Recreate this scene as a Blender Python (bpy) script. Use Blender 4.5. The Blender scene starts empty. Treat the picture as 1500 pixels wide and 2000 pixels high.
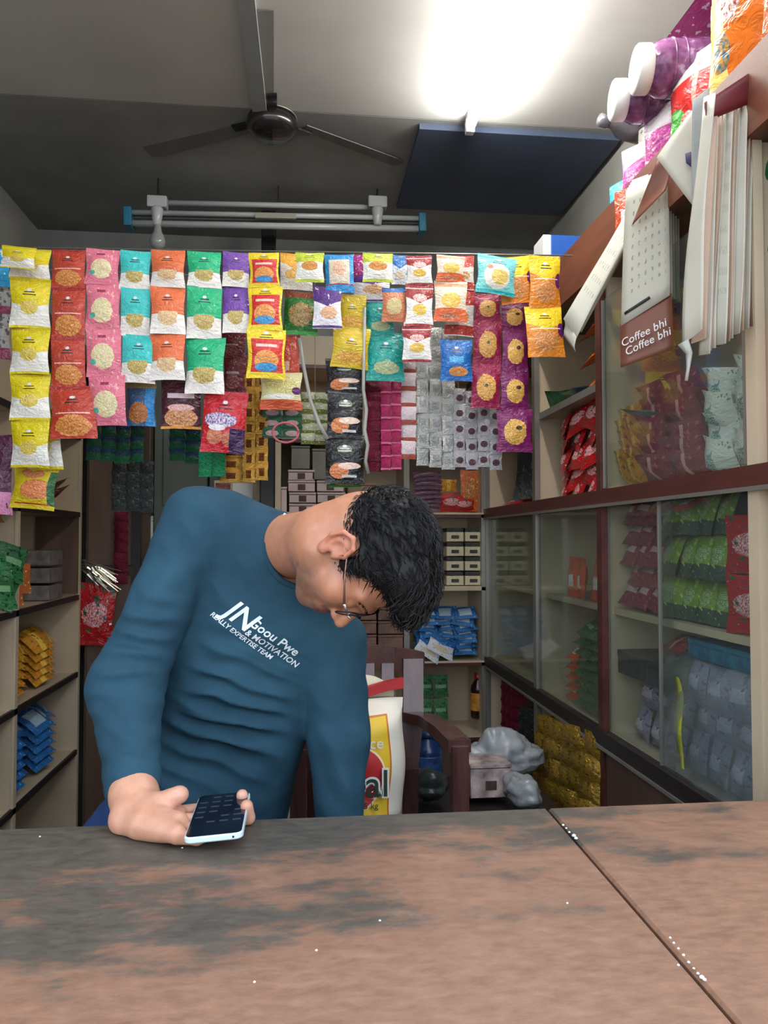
import bpy, math, random
import numpy as np
from mathutils import Vector, Matrix, Euler
random.seed(7)
rng = np.random.RandomState(5)
SC = bpy.context.scene
COL = SC.collection
PI = math.pi

# ------------------------------------------------------------------ camera
CAMZ = 1.35
YAW = math.radians(6.12); PITCH = math.radians(2.02); F = 1500.0
cam_d = bpy.data.cameras.new('camera'); cam = bpy.data.objects.new('camera', cam_d); COL.objects.link(cam)
cam.location = (0, 0, CAMZ); cam.rotation_euler = (PI/2 + PITCH, 0, -YAW)
cam_d.sensor_fit = 'HORIZONTAL'; cam_d.sensor_width = 36; cam_d.lens = 36*F/1500; cam_d.clip_start = 0.02
SC.camera = cam

# ------------------------------------------------------------------ world, exposure
w = bpy.data.worlds.new('world'); SC.world = w; w.use_nodes = True
nt = w.node_tree; bg = nt.nodes['Background']
tc = nt.nodes.new('ShaderNodeTexCoord'); sx = nt.nodes.new('ShaderNodeSeparateXYZ'); rp = nt.nodes.new('ShaderNodeValToRGB')
nt.links.new(tc.outputs['Generated'], sx.inputs[0]); nt.links.new(sx.outputs['Z'], rp.inputs[0]); nt.links.new(rp.outputs[0], bg.inputs[0])
rp.color_ramp.elements[0].position = 0.0; rp.color_ramp.elements[0].color = (.80, .86, .92, 1)
rp.color_ramp.elements[1].position = 0.6; rp.color_ramp.elements[1].color = (.74, .84, 1.0, 1)
bg.inputs[1].default_value = 2.0
SC.view_settings.view_transform = 'Standard'; SC.view_settings.look = 'None'
SC.view_settings.gamma = 1; SC.view_settings.use_curve_mapping = False
SC.view_settings.exposure = 0.72
TUBE_POWER = 62.0

# ------------------------------------------------------------------ picture -> place
_M = cam.rotation_euler.to_matrix()
def ray(px, py):
    return _M @ Vector(((px-750)/F, (1000-py)/F, -1.0))
def atY(px, py, Y):
    d = ray(px, py); t = Y/d.y; return Vector((d.x*t, Y, CAMZ + d.z*t))
def atX(px, py, X):
    d = ray(px, py); t = X/d.x; return Vector((X, d.y*t, CAMZ + d.z*t))
def atZ(px, py, Z):
    d = ray(px, py); t = (Z-CAMZ)/d.z; return Vector((d.x*t, d.y*t, Z))

# ------------------------------------------------------------------ materials
def s2l(c):
    return tuple((x/255/12.92 if x/255 <= .04045 else ((x/255+.055)/1.055)**2.4) for x in c) + (1,)
class NT:
    def __init__(s, name):
        s.m = bpy.data.materials.new(name); s.m.use_nodes = True
        s.t = s.m.node_tree; s.N = s.t.nodes; s.L = s.t.links
        s.b = s.N['Principled BSDF']; s.out = s.N['Material Output']
    def n(s, typ, **kw):
        x = s.N.new('ShaderNode'+typ)
        for k, v in kw.items(): setattr(x, k, v)
        return x
    def lk(s, a, b): s.L.new(a, b)
    def math(s, op, a, b=None, clamp=False):
        x = s.n('Math', operation=op); x.use_clamp = clamp
        for i, v in enumerate((a, b)):
            if v is None: continue
            if isinstance(v, (int, float)): x.inputs[i].default_value = v
            else: s.lk(v, x.inputs[i])
        return x.outputs[0]
    def mix(s, f, a, b):
        x = s.n('Mix', data_type='RGBA')
        for i, v in ((0, f), (6, a), (7, b)):
            if isinstance(v, (int, float)): x.inputs[i].default_value = v
            elif isinstance(v, tuple): x.inputs[i].default_value = v
            else: s.lk(v, x.inputs[i])
        return x.outputs[2]
    def noise(s, scale, detail=3, coord=None, rough=.55, dist=0, vec_scale=None):
        x = s.n('TexNoise'); x.inputs['Scale'].default_value = scale; x.inputs['Detail'].default_value = detail
        x.inputs['Roughness'].default_value = rough; x.inputs['Distortion'].default_value = dist
        if coord is None: coord = s.n('TexCoord').outputs['Object']
        if vec_scale:
            mp = s.n('Mapping'); mp.inputs['Scale'].default_value = vec_scale; s.lk(coord, mp.inputs[0]); coord = mp.outputs[0]
        s.lk(coord, x.inputs['Vector']); return x.outputs[0]
    def ramp(s, f, stops):
        x = s.n('ValToRGB'); e = x.color_ramp.elements
        while len(e) < len(stops): e.new(.5)
        for i, (p, c) in enumerate(stops): e[i].position = p; e[i].color = c
        s.lk(f, x.inputs[0]); return x.outputs[0]
    def bump(s, h, strength=.3, dist=.01):
        x = s.n('Bump'); x.inputs['Strength'].default_value = strength; x.inputs['Distance'].default_value = dist
        s.lk(h, x.inputs['Height']); s.lk(x.outputs[0], s.b.inputs['Normal'])

def mat(name, col, rough=.6, metal=0, var=.12, scale=12, bump=0, emit=None, estr=0, coat=0, vec=None):
    q = NT(name); c = s2l(col)
    if var:
        nz = q.noise(scale, 4, vec_scale=vec)
        d = tuple(x*(1-var*1.6) for x in c[:3])+(1,); l = tuple(min(1, x*(1+var)) for x in c[:3])+(1,)
        q.lk(q.ramp(nz, [(.3, d), (.7, l)]), q.b.inputs['Base Color'])
        if bump: q.bump(nz, bump, .004)
    else: q.b.inputs['Base Color'].default_value = c
    q.b.inputs['Roughness'].default_value = rough; q.b.inputs['Metallic'].default_value = metal
    q.b.inputs['Coat Weight'].default_value = coat
    if emit: q.b.inputs['Emission Color'].default_value = s2l(emit); q.b.inputs['Emission Strength'].default_value = estr
    return q.m

def wood(name, c1, c2, rough=.5, vec=(3, 3, 40), bump=.1, coat=0):
    q = NT(name); nz = q.noise(3, 6, vec_scale=vec, dist=.4)
    q.lk(q.ramp(nz, [(.3, s2l(c1)), (.7, s2l(c2))]), q.b.inputs['Base Color'])
    q.b.inputs['Roughness'].default_value = rough; q.b.inputs['Coat Weight'].default_value = coat; q.bump(nz, bump, .003); return q.m

def foil(name, base, ops=(), rough=.2, metal=0.0, crinkle=.6):
    """printed film: base colour, then flat printed shapes in the packet's own u (across) and v (up)"""
    q = NT(name); uv = q.n('UVMap').outputs[0]; sp = q.n('SeparateXYZ'); q.lk(uv, sp.inputs[0]); U, V = sp.outputs[0], sp.outputs[1]
    col = s2l(base); obj = q.n('TexCoord').outputs['Object']
    info = q.n('ObjectInfo').outputs['Random']
    for op in ops:
        k = op[0]
        if k == 'rect':
            _, cu, cv, hu, hv, c = op
            a = q.math('DIVIDE', q.math('ABSOLUTE', q.math('SUBTRACT', U, cu)), hu); b = q.math('DIVIDE', q.math('ABSOLUTE', q.math('SUBTRACT', V, cv)), hv)
            m = q.math('LESS_THAN', q.math('MAXIMUM', a, b), 1.0)
            col = q.mix(m, col, s2l(c))
        elif k == 'above':        # everything above v0 + k*|u-.5|
            _, v0, kk, c = op
            e = q.math('ADD', q.math('MULTIPLY', q.math('ABSOLUTE', q.math('SUBTRACT', U, .5)), kk), v0)
            m = q.math('GREATER_THAN', V, e); col = q.mix(m, col, s2l(c))
        elif k == 'ell':          # food picture
            _, cu, cv, ru, rv, c1, c2, amt = op
            a = q.math('DIVIDE', q.math('SUBTRACT', U, cu), ru); b = q.math('DIVIDE', q.math('SUBTRACT', V, cv), rv)
            r = q.math('ADD', q.math('POWER', q.math('ABSOLUTE', a), 2), q.math('POWER', q.math('ABSOLUTE', b), 2))
            nz = q.noise(11, 3, coord=uv); nz2 = q.noise(26, 2, coord=uv)
            r2 = q.math('ADD', r, q.math('MULTIPLY', q.math('SUBTRACT', nz, .5), amt))
            m = q.math('LESS_THAN', r2, 1.0)
            fc = q.ramp(nz2, [(.38, s2l(c1)), (.62, s2l(c2))])
            col = q.mix(m, col, fc)
        elif k == 'logo':         # small dark double lettering line
            _, cu, cv, c = op
            for dv, hu in ((.028, .13), (-.028, .17)):
                nz = q.noise(60, 1, coord=uv)
                a = q.math('DIVIDE', q.math('ABSOLUTE', q.math('SUBTRACT', U, cu)), hu)
                vv = q.math('SUBTRACT', V, cv+dv)
                b = q.math('DIVIDE', q.math('ABSOLUTE', vv), .017)
                b = q.math('ADD', b, q.math('MULTIPLY', nz, .8))
                m = q.math('LESS_THAN', q.math('MAXIMUM', a, b), 1.0); col = q.mix(m, col, s2l(c))
            a = q.math('DIVIDE', q.math('SUBTRACT', U, cu), .06); b = q.math('DIVIDE', q.math('SUBTRACT', V, cv+.075), .03)
            m = q.math('LESS_THAN', q.math('ADD', q.math('MULTIPLY', a, a), q.math('MULTIPLY', b, b)), 1.0); col = q.mix(m, col, (.75, .75, .75, 1))
        elif k == 'blot':
            _, sc, thr, c = op
            nz = q.noise(sc, 3, coord=uv); m = q.math('GREATER_THAN', nz, thr); col = q.mix(m, col, s2l(c))
    if isinstance(col, tuple): q.b.inputs['Base Color'].default_value = col
    else: q.lk(col, q.b.inputs['Base Color'])
    q.b.inputs['Roughness'].default_value = rough; q.b.inputs['Metallic'].default_value = metal
    q.b.inputs['Specular IOR Level'].default_value = .55
    mp = q.n('Mapping'); q.lk(uv, mp.inputs[0]); mp.inputs['Scale'].default_value = (3.0, 6.0, 1)
    cb = q.n('CombineXYZ'); q.lk(q.math('MULTIPLY', info, 30.0), cb.inputs[0]); q.lk(cb.outputs[0], mp.inputs['Location'])
    h = q.noise(1.6, 4, coord=mp.outputs[0], dist=1.2); q.bump(h, crinkle, .012)
    return q.m

def glass_mat(name, tint=(225, 238, 232), refl=1.0, haze=0.0):
    q = NT(name); q.N.remove(q.b)
    tr = q.n('BsdfTransparent'); tr.inputs[0].default_value = s2l(tint); gl = q.n('BsdfGlossy'); gl.inputs['Roughness'].default_value = .05
    fr = q.n('LayerWeight'); fr.inputs[0].default_value = .5; mx = q.n('MixShader')
    q.lk(q.math('MULTIPLY', q.math('ADD', q.math('MULTIPLY', q.math('POWER', fr.outputs['Facing'], 4.0), .5), .03), refl), mx.inputs[0]); q.lk(tr.outputs[0], mx.inputs[1]); q.lk(gl.outputs[0], mx.inputs[2])
    o = mx.outputs[0]
    if haze:
        df = q.n('BsdfDiffuse'); df.inputs[0].default_value = (.75, .78, .8, 1); m2 = q.n('MixShader'); m2.inputs[0].default_value = haze
        q.lk(o, m2.inputs[1]); q.lk(df.outputs[0], m2.inputs[2]); o = m2.outputs[0]
    q.lk(o, q.out.inputs[0]); return q.m

# ------------------------------------------------------------------ mesh helpers
class MB:
    def __init__(s): s.v = []; s.f = []; s.uv = []
    def add(s, vs, fs, uvs=None):
        o = len(s.v); s.v += [tuple(x) for x in vs]; s.f += [tuple(i+o for i in f) for f in fs]
        s.uv += (list(uvs) if uvs else [(0, 0)]*len(vs)); return s
    def box(s, x0, x1, y0, y1, z0, z1, M=None, bev=0):
        if bev:
            import bmesh
            bm = bmesh.new(); bmesh.ops.create_cube(bm, size=1)
            for q in bm.verts: q.co = Vector(((x0+x1)/2+q.co.x*(x1-x0), (y0+y1)/2+q.co.y*(y1-y0), (z0+z1)/2+q.co.z*(z1-z0)))
            bmesh.ops.bevel(bm, geom=bm.edges[:], offset=bev, segments=2, affect='EDGES', profile=.5)
            bm.verts.ensure_lookup_table(); bm.verts.index_update()
            vs = [q.co.copy() for q in bm.verts]; fs = [[q.index for q in f.verts] for f in bm.faces]; bm.free()
        else:
            vs = [Vector((x, y, z)) for x in (x0, x1) for y in (y0, y1) for z in (z0, z1)]
            fs = [(0, 1, 3, 2), (4, 6, 7, 5), (0, 4, 5, 1), (2, 3, 7, 6), (0, 2, 6, 4), (1, 5, 7, 3)]
        if M is not None: vs = [M @ q for q in vs]
        ux = [((q[0]-x0)/max(1e-6, x1-x0), (q[2]-z0)/max(1e-6, z1-z0)) for q in vs] if M is None else None
        return s.add(vs, fs, ux)
    def tube(s, pts, r, n=10, cap=True):
        pts = [Vector(p) for p in pts]; rs = r if isinstance(r, (list, tuple)) else [r]*len(pts)
        vs = []; fs = []; prev = None
        for i, p in enumerate(pts):
            t = (pts[min(i+1, len(pts)-1)]-pts[max(i-1, 0)]).normalized()
            if prev is None: a = t.cross(Vector((0, 0, 1)) if abs(t.z) < .9 else Vector((1, 0, 0))).normalized()
            else: a = (prev - t*prev.dot(t)).normalized()
            prev = a; b = t.cross(a)
            for k in range(n):
                th = 2*PI*k/n; vs.append(p + (a*math.cos(th)+b*math.sin(th))*rs[i])
        for i in range(len(pts)-1):
            for k in range(n):
                fs.append((i*n+k, i*n+(k+1) % n, (i+1)*n+(k+1) % n, (i+1)*n+k))
        if cap: fs.append(tuple(range(n))[::-1]); fs.append(tuple((len(pts)-1)*n+k for k in range(n)))
        return s.add(vs, fs)
    def lathe(s, prof, c=(0, 0, 0), n=24, M=None):
        c = Vector(c); vs = []; fs = []
        for (r, z) in prof:
            for k in range(n):
                th = 2*PI*k/n; vs.append(Vector((r*math.cos(th), r*math.sin(th), z)))
        for i in range(len(prof)-1):
            for k in range(n): fs.append((i*n+k, i*n+(k+1) % n, (i+1)*n+(k+1) % n, (i+1)*n+k))
        fs.append(tuple(range(n))[::-1]); fs.append(tuple((len(prof)-1)*n+k for k in range(n)))
        vs = [(M @ q if M is not None else q)+c for q in vs]
        return s.add(vs, fs)
    def data(s, name, m, smooth=False):
        me = bpy.data.meshes.new(name); me.from_pydata([tuple(q) for q in s.v], [], s.f)
        uvl = me.uv_layers.new(name='UVMap'); idx = np.empty(len(me.loops), dtype=np.int32); me.loops.foreach_get('vertex_index', idx)
        u = np.array(s.uv, dtype=np.float32)[idx]; uvl.data.foreach_set('uv', u.ravel())
        if m is not None:
            me.materials.append(m)
        if smooth: me.polygons.foreach_set('use_smooth', [True]*len(me.polygons))
        me.update(); return me
    def build(s, name, m, parent=None, smooth=False):
        return mk(name, s.data(name, m, smooth), parent)

def mk(name, data, parent=None, loc=None, rot=None, sc=None):
    o = bpy.data.objects.new(name, data); COL.objects.link(o)
    if parent: o.parent = parent
    if loc is not None: o.location = loc
    if rot is not None: o.rotation_euler = rot
    if sc is not None: o.scale = sc
    return o
def tag(o, label, cat, group=None, kind=None):
    if label: o['label'] = label
    if cat: o['category'] = cat
    if group: o['group'] = group
    if kind: o['kind'] = kind
    return o
def thing(name, label, cat, loc=(0, 0, 0), group=None, rot=None):
    o = bpy.data.objects.new(name, None); COL.objects.link(o); o.location = loc; o.empty_display_size = .05
    if rot is not None: o.rotation_euler = rot
    return tag(o, label, cat, group)
def struct(name, mb, m, label=None, parent=None):
    o = mb.build(name, m, parent)
    if parent is None: o['kind'] = 'structure'
    return o

# ------------------------------------------------------------------ surface from a distance field
def smin(a, b, k):
    h = np.clip(.5+.5*(b-a)/k, 0, 1); return b*(1-h)+a*h - k*h*(1-h)
def smax(a, b, k): return -smin(-a, -b, k)
def cone(P, a, b, ra, rb):
    a = np.array(a, dtype=np.float32); b = np.array(b, dtype=np.float32); ba = b-a
    h = np.clip(((P-a) @ ba)/max(1e-9, float(ba @ ba)), 0, 1)
    return np.linalg.norm(P-a-h[..., None]*ba, axis=-1) - (ra+(rb-ra)*h)
def ellip(P, c, r, Rm=None):
    q = P-np.array(c, dtype=np.float32)
    if Rm is not None: q = q @ np.array(Rm, dtype=np.float32)
    r = np.array(r, dtype=np.float32); k0 = np.linalg.norm(q/r, axis=-1); k1 = np.linalg.norm(q/(r*r), axis=-1)
    return k0*(k0-1)/np.maximum(k1, 1e-6)
def nets(fn, lo, hi, h):
    lo = np.array(lo, float); hi = np.array(hi, float); n = np.ceil((hi-lo)/h).astype(int)+1
    ax = [lo[i]+h*np.arange(n[i]) for i in range(3)]
    D = np.empty(tuple(n), dtype=np.float32)
    for i0 in range(0, n[0], 16):
        X, Y, Z = np.meshgrid(ax[0][i0:i0+16], ax[1], ax[2], indexing='ij')
        D[i0:i0+16] = fn(np.stack([X, Y, Z], -1).astype(np.float32))
    S = D < 0
    acc = np.zeros(tuple(n-1)+(3,), dtype=np.float32); cnt = np.zeros(tuple(n-1), dtype=np.float32)
    m = n-1
    def sl(o): return tuple(slice(o[i], o[i]+m[i]) for i in range(3))
    for axis in range(3):
        o1, o2 = [i for i in range(3) if i != axis]
        for a in (0, 1):
            for b in (0, 1):
                p = [0, 0, 0]; p[o1] = a; p[o2] = b; q = list(p); q[axis] = 1
                d0 = D[sl(p)]; d1 = D[sl(q)]; cr = (d0 < 0) != (d1 < 0)
                t = np.where(cr, d0/np.where(cr, d0-d1, 1), 0)
                for k in range(3):
                    acc[..., k] += np.where(cr, (t if k == axis else p[k]), 0)
                cnt += cr
    used = cnt > 0; idx = -np.ones(tuple(m), dtype=np.int64); idx[used] = np.arange(used.sum())
    base = np.argwhere(used); V = (base + acc[used]/cnt[used][:, None])*h + lo
    faces = []
    for axis in range(3):
        o1, o2 = [(1, 2), (2, 0), (0, 1)][axis]
        a = [slice(None)]*3; b = [slice(None)]*3; a[axis] = slice(0, -1); b[axis] = slice(1, None)
        s0 = S[tuple(a)]; s1 = S[tuple(b)]
        for want, flip in ((s0 & ~s1, False), (~s0 & s1, True)):
            g = np.argwhere(want); g = g[(g[:, o1] > 0) & (g[:, o2] > 0) & (g[:, o1] < m[o1]) & (g[:, o2] < m[o2])]
            def c(d1, d2):
                q = g.copy(); q[:, o1] += d1; q[:, o2] += d2; return idx[q[:, 0], q[:, 1], q[:, 2]]
            f = np.stack([c(-1, -1), c(0, -1), c(0, 0), c(-1, 0)], 1)
            if flip: f = f[:, ::-1]
            faces.append(f)
    Fc = np.concatenate(faces); Fc = Fc[(Fc >= 0).all(1)]
    return V, Fc
def vnormals(V, Fq):
    N = np.zeros_like(V); a = V[Fq[:, 2]]-V[Fq[:, 0]]; b = V[Fq[:, 3]]-V[Fq[:, 1]]; n = np.cross(a, b)
    for k in range(4): np.add.at(N, Fq[:, k], n)
    return N/np.maximum(np.linalg.norm(N, axis=1), 1e-12)[:, None]
def vnoise(P, seed=0):
    Pi = np.floor(P).astype(np.int64); f = P-Pi; f = f*f*(3-2*f); out = 0
    def hsh(i, j, k):
        n = (i*374761393 + j*668265263 + k*2147483647 + seed*1274126177) & 0x7fffffff
        n = ((n ^ (n >> 13))*1274126177) & 0x7fffffff; return ((n ^ (n >> 16)) & 0xffff)/65535.0
    for dx in (0, 1):
        for dy in (0, 1):
            for dz in (0, 1):
                wt = (f[:, 0] if dx else 1-f[:, 0])*(f[:, 1] if dy else 1-f[:, 1])*(f[:, 2] if dz else 1-f[:, 2])
                out = out + wt*hsh(Pi[:, 0]+dx, Pi[:, 1]+dy, Pi[:, 2]+dz)
    return out-.5
def mesh_np(name, V, Fq, m, cols=None):
    me = bpy.data.meshes.new(name); me.from_pydata(V.tolist(), [], Fq.tolist())
    me.polygons.foreach_set('use_smooth', [True]*len(me.polygons)); me.materials.append(m)
    if cols is not None:
        at = me.color_attributes.new('Col', 'FLOAT_COLOR', 'POINT'); c = np.ones((len(V), 4), dtype=np.float32); c[:, :3] = cols
        at.data.foreach_set('color', c.ravel())
    me.update(); return me

# ================================================================== SETTING
CZ = 2.76
m_wall = mat('painted_wall', (150, 148, 140), .85, var=.12, scale=3, bump=.1)
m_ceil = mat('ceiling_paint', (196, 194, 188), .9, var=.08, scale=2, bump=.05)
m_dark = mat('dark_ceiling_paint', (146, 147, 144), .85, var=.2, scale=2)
m_floor = mat('floor_cement', (110, 105, 98), .7, var=.2, scale=4)
m_ply = mat('cream_laminate', (196, 178, 150), .45, var=.07, scale=5)
m_maroon = wood('maroon_trim_wood', (66, 30, 26), (92, 48, 40), .4, vec=(8, 1, 8))
m_brown = wood('brown_board', (82, 60, 48), (104, 80, 66), .5, vec=(6, 6, 1))
m_blackw = mat('black_trim', (34, 26, 24), .5, var=.1)
m_alu = mat('aluminium_channel', (150, 146, 138), .35, metal=.6, var=.05)
m_glass = glass_mat('cabinet_glass', (238, 243, 240), .9, haze=.02)
m_black = mat('black_plastic', (18, 18, 20), .35, var=0)
m_white = mat('white_plastic', (225, 225, 222), .4, var=0)

struct('floor', MB().box(-1.3, 1.25, .2, 3.7, -.05, 0), m_floor)
struct('wall_right', MB().box(1.12, 1.25, .9, 3.7, 0, CZ+.1), m_wall)
struct('wall_left', MB().box(-1.32, -1.20, .9, 3.7, 0, CZ+.1), m_wall)
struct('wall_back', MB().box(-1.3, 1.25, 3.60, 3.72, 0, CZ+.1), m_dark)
struct('ceiling', MB().box(-1.3, 1.25, .95, 2.50, CZ, CZ+.14), m_ceil)
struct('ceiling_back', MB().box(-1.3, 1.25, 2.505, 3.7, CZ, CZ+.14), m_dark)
o = MB().box(-12, 12, -14, .2, -.2, -.12).build('street_ground', mat('dusty_street', (150, 142, 130), .9, var=.1, scale=1)); o['kind'] = 'structure'
# blue painted board fixed under the back ceiling
p0 = atZ(822, 232, CZ); p1 = atZ(778, 392, CZ)
tag(MB().box(p0.x, 1.10, 2.53, 3.16, CZ-.02, CZ).build('ceiling_board', mat('blue_board', (66, 78, 100), .6, var=.12, scale=4)),
    'dark blue flat board fixed to the ceiling behind the glowing tube', 'board')

# counter (two slabs)
CT = .955
q = NT('worn_counter_laminate'); oc = q.n('TexCoord').outputs['Object']
n1 = q.noise(4.2, 8, coord=oc, vec_scale=(.9, 1.9, 1), rough=.68); n2 = q.noise(48, 6, coord=oc, vec_scale=(.7, 1.5, 1), rough=.75)
sp = q.n('SeparateXYZ'); q.lk(oc, sp.inputs[0])
bias = q.math('ADD', q.math('MULTIPLY', sp.outputs[0], -.24), q.math('MULTIPLY', q.math('SUBTRACT', sp.outputs[1], .90), .65))
f = q.math('ADD', q.math('ADD', n1, bias), q.math('MULTIPLY', q.math('SUBTRACT', n2, .5), .35))
base = q.ramp(n2, [(.3, s2l((116, 84, 66))), (.7, s2l((148, 112, 90)))])
wear = q.ramp(n2, [(.3, s2l((62, 57, 50))), (.75, s2l((94, 87, 77)))])
mk_ = q.ramp(f, [(.43, (0, 0, 0, 1)), (.55, (1, 1, 1, 1))])
col = q.mix(mk_, base, wear)
n3 = q.noise(9, 5, coord=oc, rough=.7); sc_ = q.ramp(n3, [(.66, (0, 0, 0, 1)), (.78, (.5, .5, .5, 1))]); col = q.mix(sc_, col, s2l((132, 134, 130)))
q.lk(col, q.b.inputs['Base Color'])
q.lk(q.math('ADD', q.math('MULTIPLY', n2, .25), .34), q.b.inputs['Roughness']); q.bump(n2, .12, .002)
m_counter = q.m
sA = atZ(1060, 1567, CT); sB = atZ(1440, 2000, CT)
dsx = (sB.x-sA.x)/(sB.y-sA.y)
def seam(Y): return sA.x + dsx*(Y-sA.y)
yn, yf = .42, 1.112
def slab(x0a, x0b, x1a, x1b):
    mb = MB(); T = .035
    vs = [(x0a, yn), (x1a, yn), (x1b, yf), (x0b, yf)]
    V = [Vector((x, y, CT-T)) for x, y in vs]+[Vector((x, y, CT-.003)) for x, y in vs]
    cx = sum(x for x, y in vs)/4; cy = sum(y for x, y in vs)/4
    V += [Vector((x+(-.003 if x > cx else .003), y+(-.003 if y > cy else .003), CT)) for x, y in vs]
    Fs = [(3, 2, 1, 0), (8, 9, 10, 11)]
    for k in range(4):
        j = (k+1) % 4; Fs += [(k, j, j+4, k+4), (k+4, j+4, j+8, k+8)]
    return mb.add(V, Fs)
ct = thing('counter', 'long brown laminate shop counter worn dark in patches, with a diagonal joint', 'counter', (0, 0, 0))
slab(-1.19, -1.19, seam(yn)-.0018, seam(yf)-.0018).build('counter_slab', m_counter, ct)
slab(seam(yn)+.0018, seam(yf)+.0018, 1.10, 1.10).build('counter_slab', m_counter, ct)
MB().box(-1.19, 1.10, .46, .50, 0, CT-.035).build('front_panel', m_brown, ct)
MB().box(-1.19, 1.10, .50, 1.08, .55, .57).build('inner_shelf', m_ply, ct)
MB().box(-1.19, 1.10, .5, 1.09, CT-.06, CT-.0355).build('under_board', m_blackw, ct)
for xx in (-1.19, -.3, .5, 1.07): MB().box(xx, xx+.025, .5, 1.07, 0, CT-.06).build('support_panel', m_brown, ct)
mb = MB()
for (px, py, r) in ((1100, 1612, 5), (1106, 1618, 4), (1112, 1626, 5), (1121, 1633, 8), (1125, 1638, 7), (1309, 1832, 5), (1316, 1842, 5), (1325, 1853, 5), (1335, 1866, 6), (1345, 1880, 6), (1355, 1892, 5), (1363, 1902, 6), (1371, 1910, 10), (1376, 1914, 8)):
    c = atZ(px, py, CT); rr = r*.5*c.y/1500*1.1
    mb.lathe([(rr*.3, 0), (rr, 0.0), (rr*.9, rr*.5), (rr*.4, rr*.9)], c=c, n=8)
o = mb.build('putty_crumbs', m_white, None, True); tag(o, 'white putty crumbs caught along the counter joint', 'putty', kind='stuff')
mb = MB()
for (px, py) in ((78, 1634), (1108, 1764), (356, 1656), (618, 1856), (497, 1918), (1325, 1885), (742, 1798)):
    c = atZ(px, py, CT); mb.lathe([(.0006, 0), (.0014, 0), (.0009, .0008)], c=c, n=6)
tag(mb.build('dust_specks', m_white), 'tiny pale specks scattered on the counter top', 'speck', kind='stuff')

# ------------------------------------------------------------------ shelving units
XF = .80; XB = 1.10; DY = [1.16, 1.28, 1.99, 2.57, 3.28]
def unit_right():
    u = thing('wall_cabinet', 'long cream and maroon display cabinet with glass doors along one side wall', 'cabinet', (XB, 2.2, 0))
    inv = Matrix.Translation((-XB, -2.2, 0))
    def P(name, m, *b, **k):
        mb = MB().box(*b); mb.v = [tuple(inv @ Vector(v)) for v in mb.v]; return mb.build(name, m, u)
    P('back_panel', m_ply, XB, XB+.015, 1.14, 3.58, .05, 2.06)
    for i, y in enumerate(DY):
        P('divider', m_ply, XF+.012, XB, y-.009, y+.009, .05, 2.06)
        P('divider_edge', m_maroon if i == 2 else m_ply if i < 2 else m_alu, XF-.006, XF+.012, y-.016, y+.016, .05, 2.06)
    for z, t in ((.817, .03), (1.455, .03)):
        P('shelf', m_ply, XF+.012, XB, 1.14, 3.28, z-.006, z+.018)
        P('shelf_rail', m_maroon if z > 1 else m_blackw, XF-.012, XF+.012, 1.14, 3.28, z-.012, z+.026)
        P('rail_channel', m_alu, XF-.016, XF-.006, 1.14, 3.28, z-.02, z-.012)
    P('shelf', m_ply, XF+.03, XB, 1.14, 3.28, 1.15, 1.166)
    P('shelf', m_ply, XF+.03, XB, 2.0, 3.28, 1.765, 1.78)
    P('shelf_edge', m_alu, XF+.01, XF+.03, 2.0, 3.28, 1.76, 1.782)
    P('base_shelf', m_ply, XF+.02, XB, 1.14, 3.28, .48, .50)
    P('kick_board', m_brown, XF+.02, XF+.04, 1.14, 3.28, .0, .48)
    P('lower_board', m_brown, XF, XF+.01, 1.30, 1.97, .50, .80)
    P('top_shelf', m_brown, XF, XB+.015, 1.14, 3.58, 2.06, 2.08)
    P('fascia_board', wood('fascia_wood', (98, 52, 36), (128, 74, 50), .45, vec=(6, 1, 6)), XF-.02, XF, 1.14, 3.58, 2.06, 2.205)
    P('loft_floor', m_brown, XF, XB+.015, 1.14, 3.58, 2.188, 2.2)
    # glass sliding panes
    def pane(y0, y1, z0, z1, x):
        g = P('glass_pane', m_glass, x, x+.005, y0, y1, z0, z1); g
        P('pane_edge', m_alu, x-.002, x+.007, y1-.004, y1, z0, z1)
    pane(1.30, 1.97, 1.485, 1.99, XF+.000); P('pane_frame', m_alu, XF-.004, XF+.010, 1.295, 1.31, 1.485, 1.99)
    pane(1.295, 1.66, .845, 1.44, XF); pane(1.62, 1.98, .845, 1.44, XF+.01)
    pane(2.01, 2.58, .845, 1.44, XF); pane(2.56, 3.26, .845, 1.44, XF+.01)
    return u
unit_right()
XL = -.90; XLB = -1.185; LY = [1.90, 2.56, 3.25]
def unit_left():
    u = thing('side_shelving', 'open cream shelving with dark shelf edges along the other side wall', 'shelf', (XLB, 2.2, 0))
    inv = Matrix.Translation((-XLB, -2.2, 0))
    def P(name, m, *b):
        mb = MB().box(*b); mb.v = [tuple(inv @ Vector(v)) for v in mb.v]; return mb.build(name, m, u)
    P('back_panel', m_ply, XLB-.012, XLB, 1.14, 3.58, .05, 2.06)
    for y in LY+[1.2]:
        P('divider', m_ply, XLB, XL-.004, y-.009, y+.009, .0, 2.06)
        P('divider_edge', m_ply, XL-.004, XL+.004, y-.012, y+.012, .0, 2.06)
    for z in (.5, .81, 1.12, 1.455, 1.77):
        P('shelf', m_ply, XLB, XL-.006, 1.14, 3.25, z-.012, z)
        P('shelf_rail', m_blackw, XL-.006, XL+.004, 1.14, 3.238, z-.016, z+.004)
    P('top_shelf', m_brown, XLB-.012, XL, 1.14, 3.58, 2.06, 2.08)
    P('fascia_board', m_brown, XL-.02, XL, 1.14, 3.58, 2.06, 2.16)
    P('fold_panel', m_brown, XLB+.12, XL-.0, 3.22, 3.238, 1.13, 1.44)
unit_left()
BY = 3.28; BX = [-.10, .45, .79]
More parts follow.
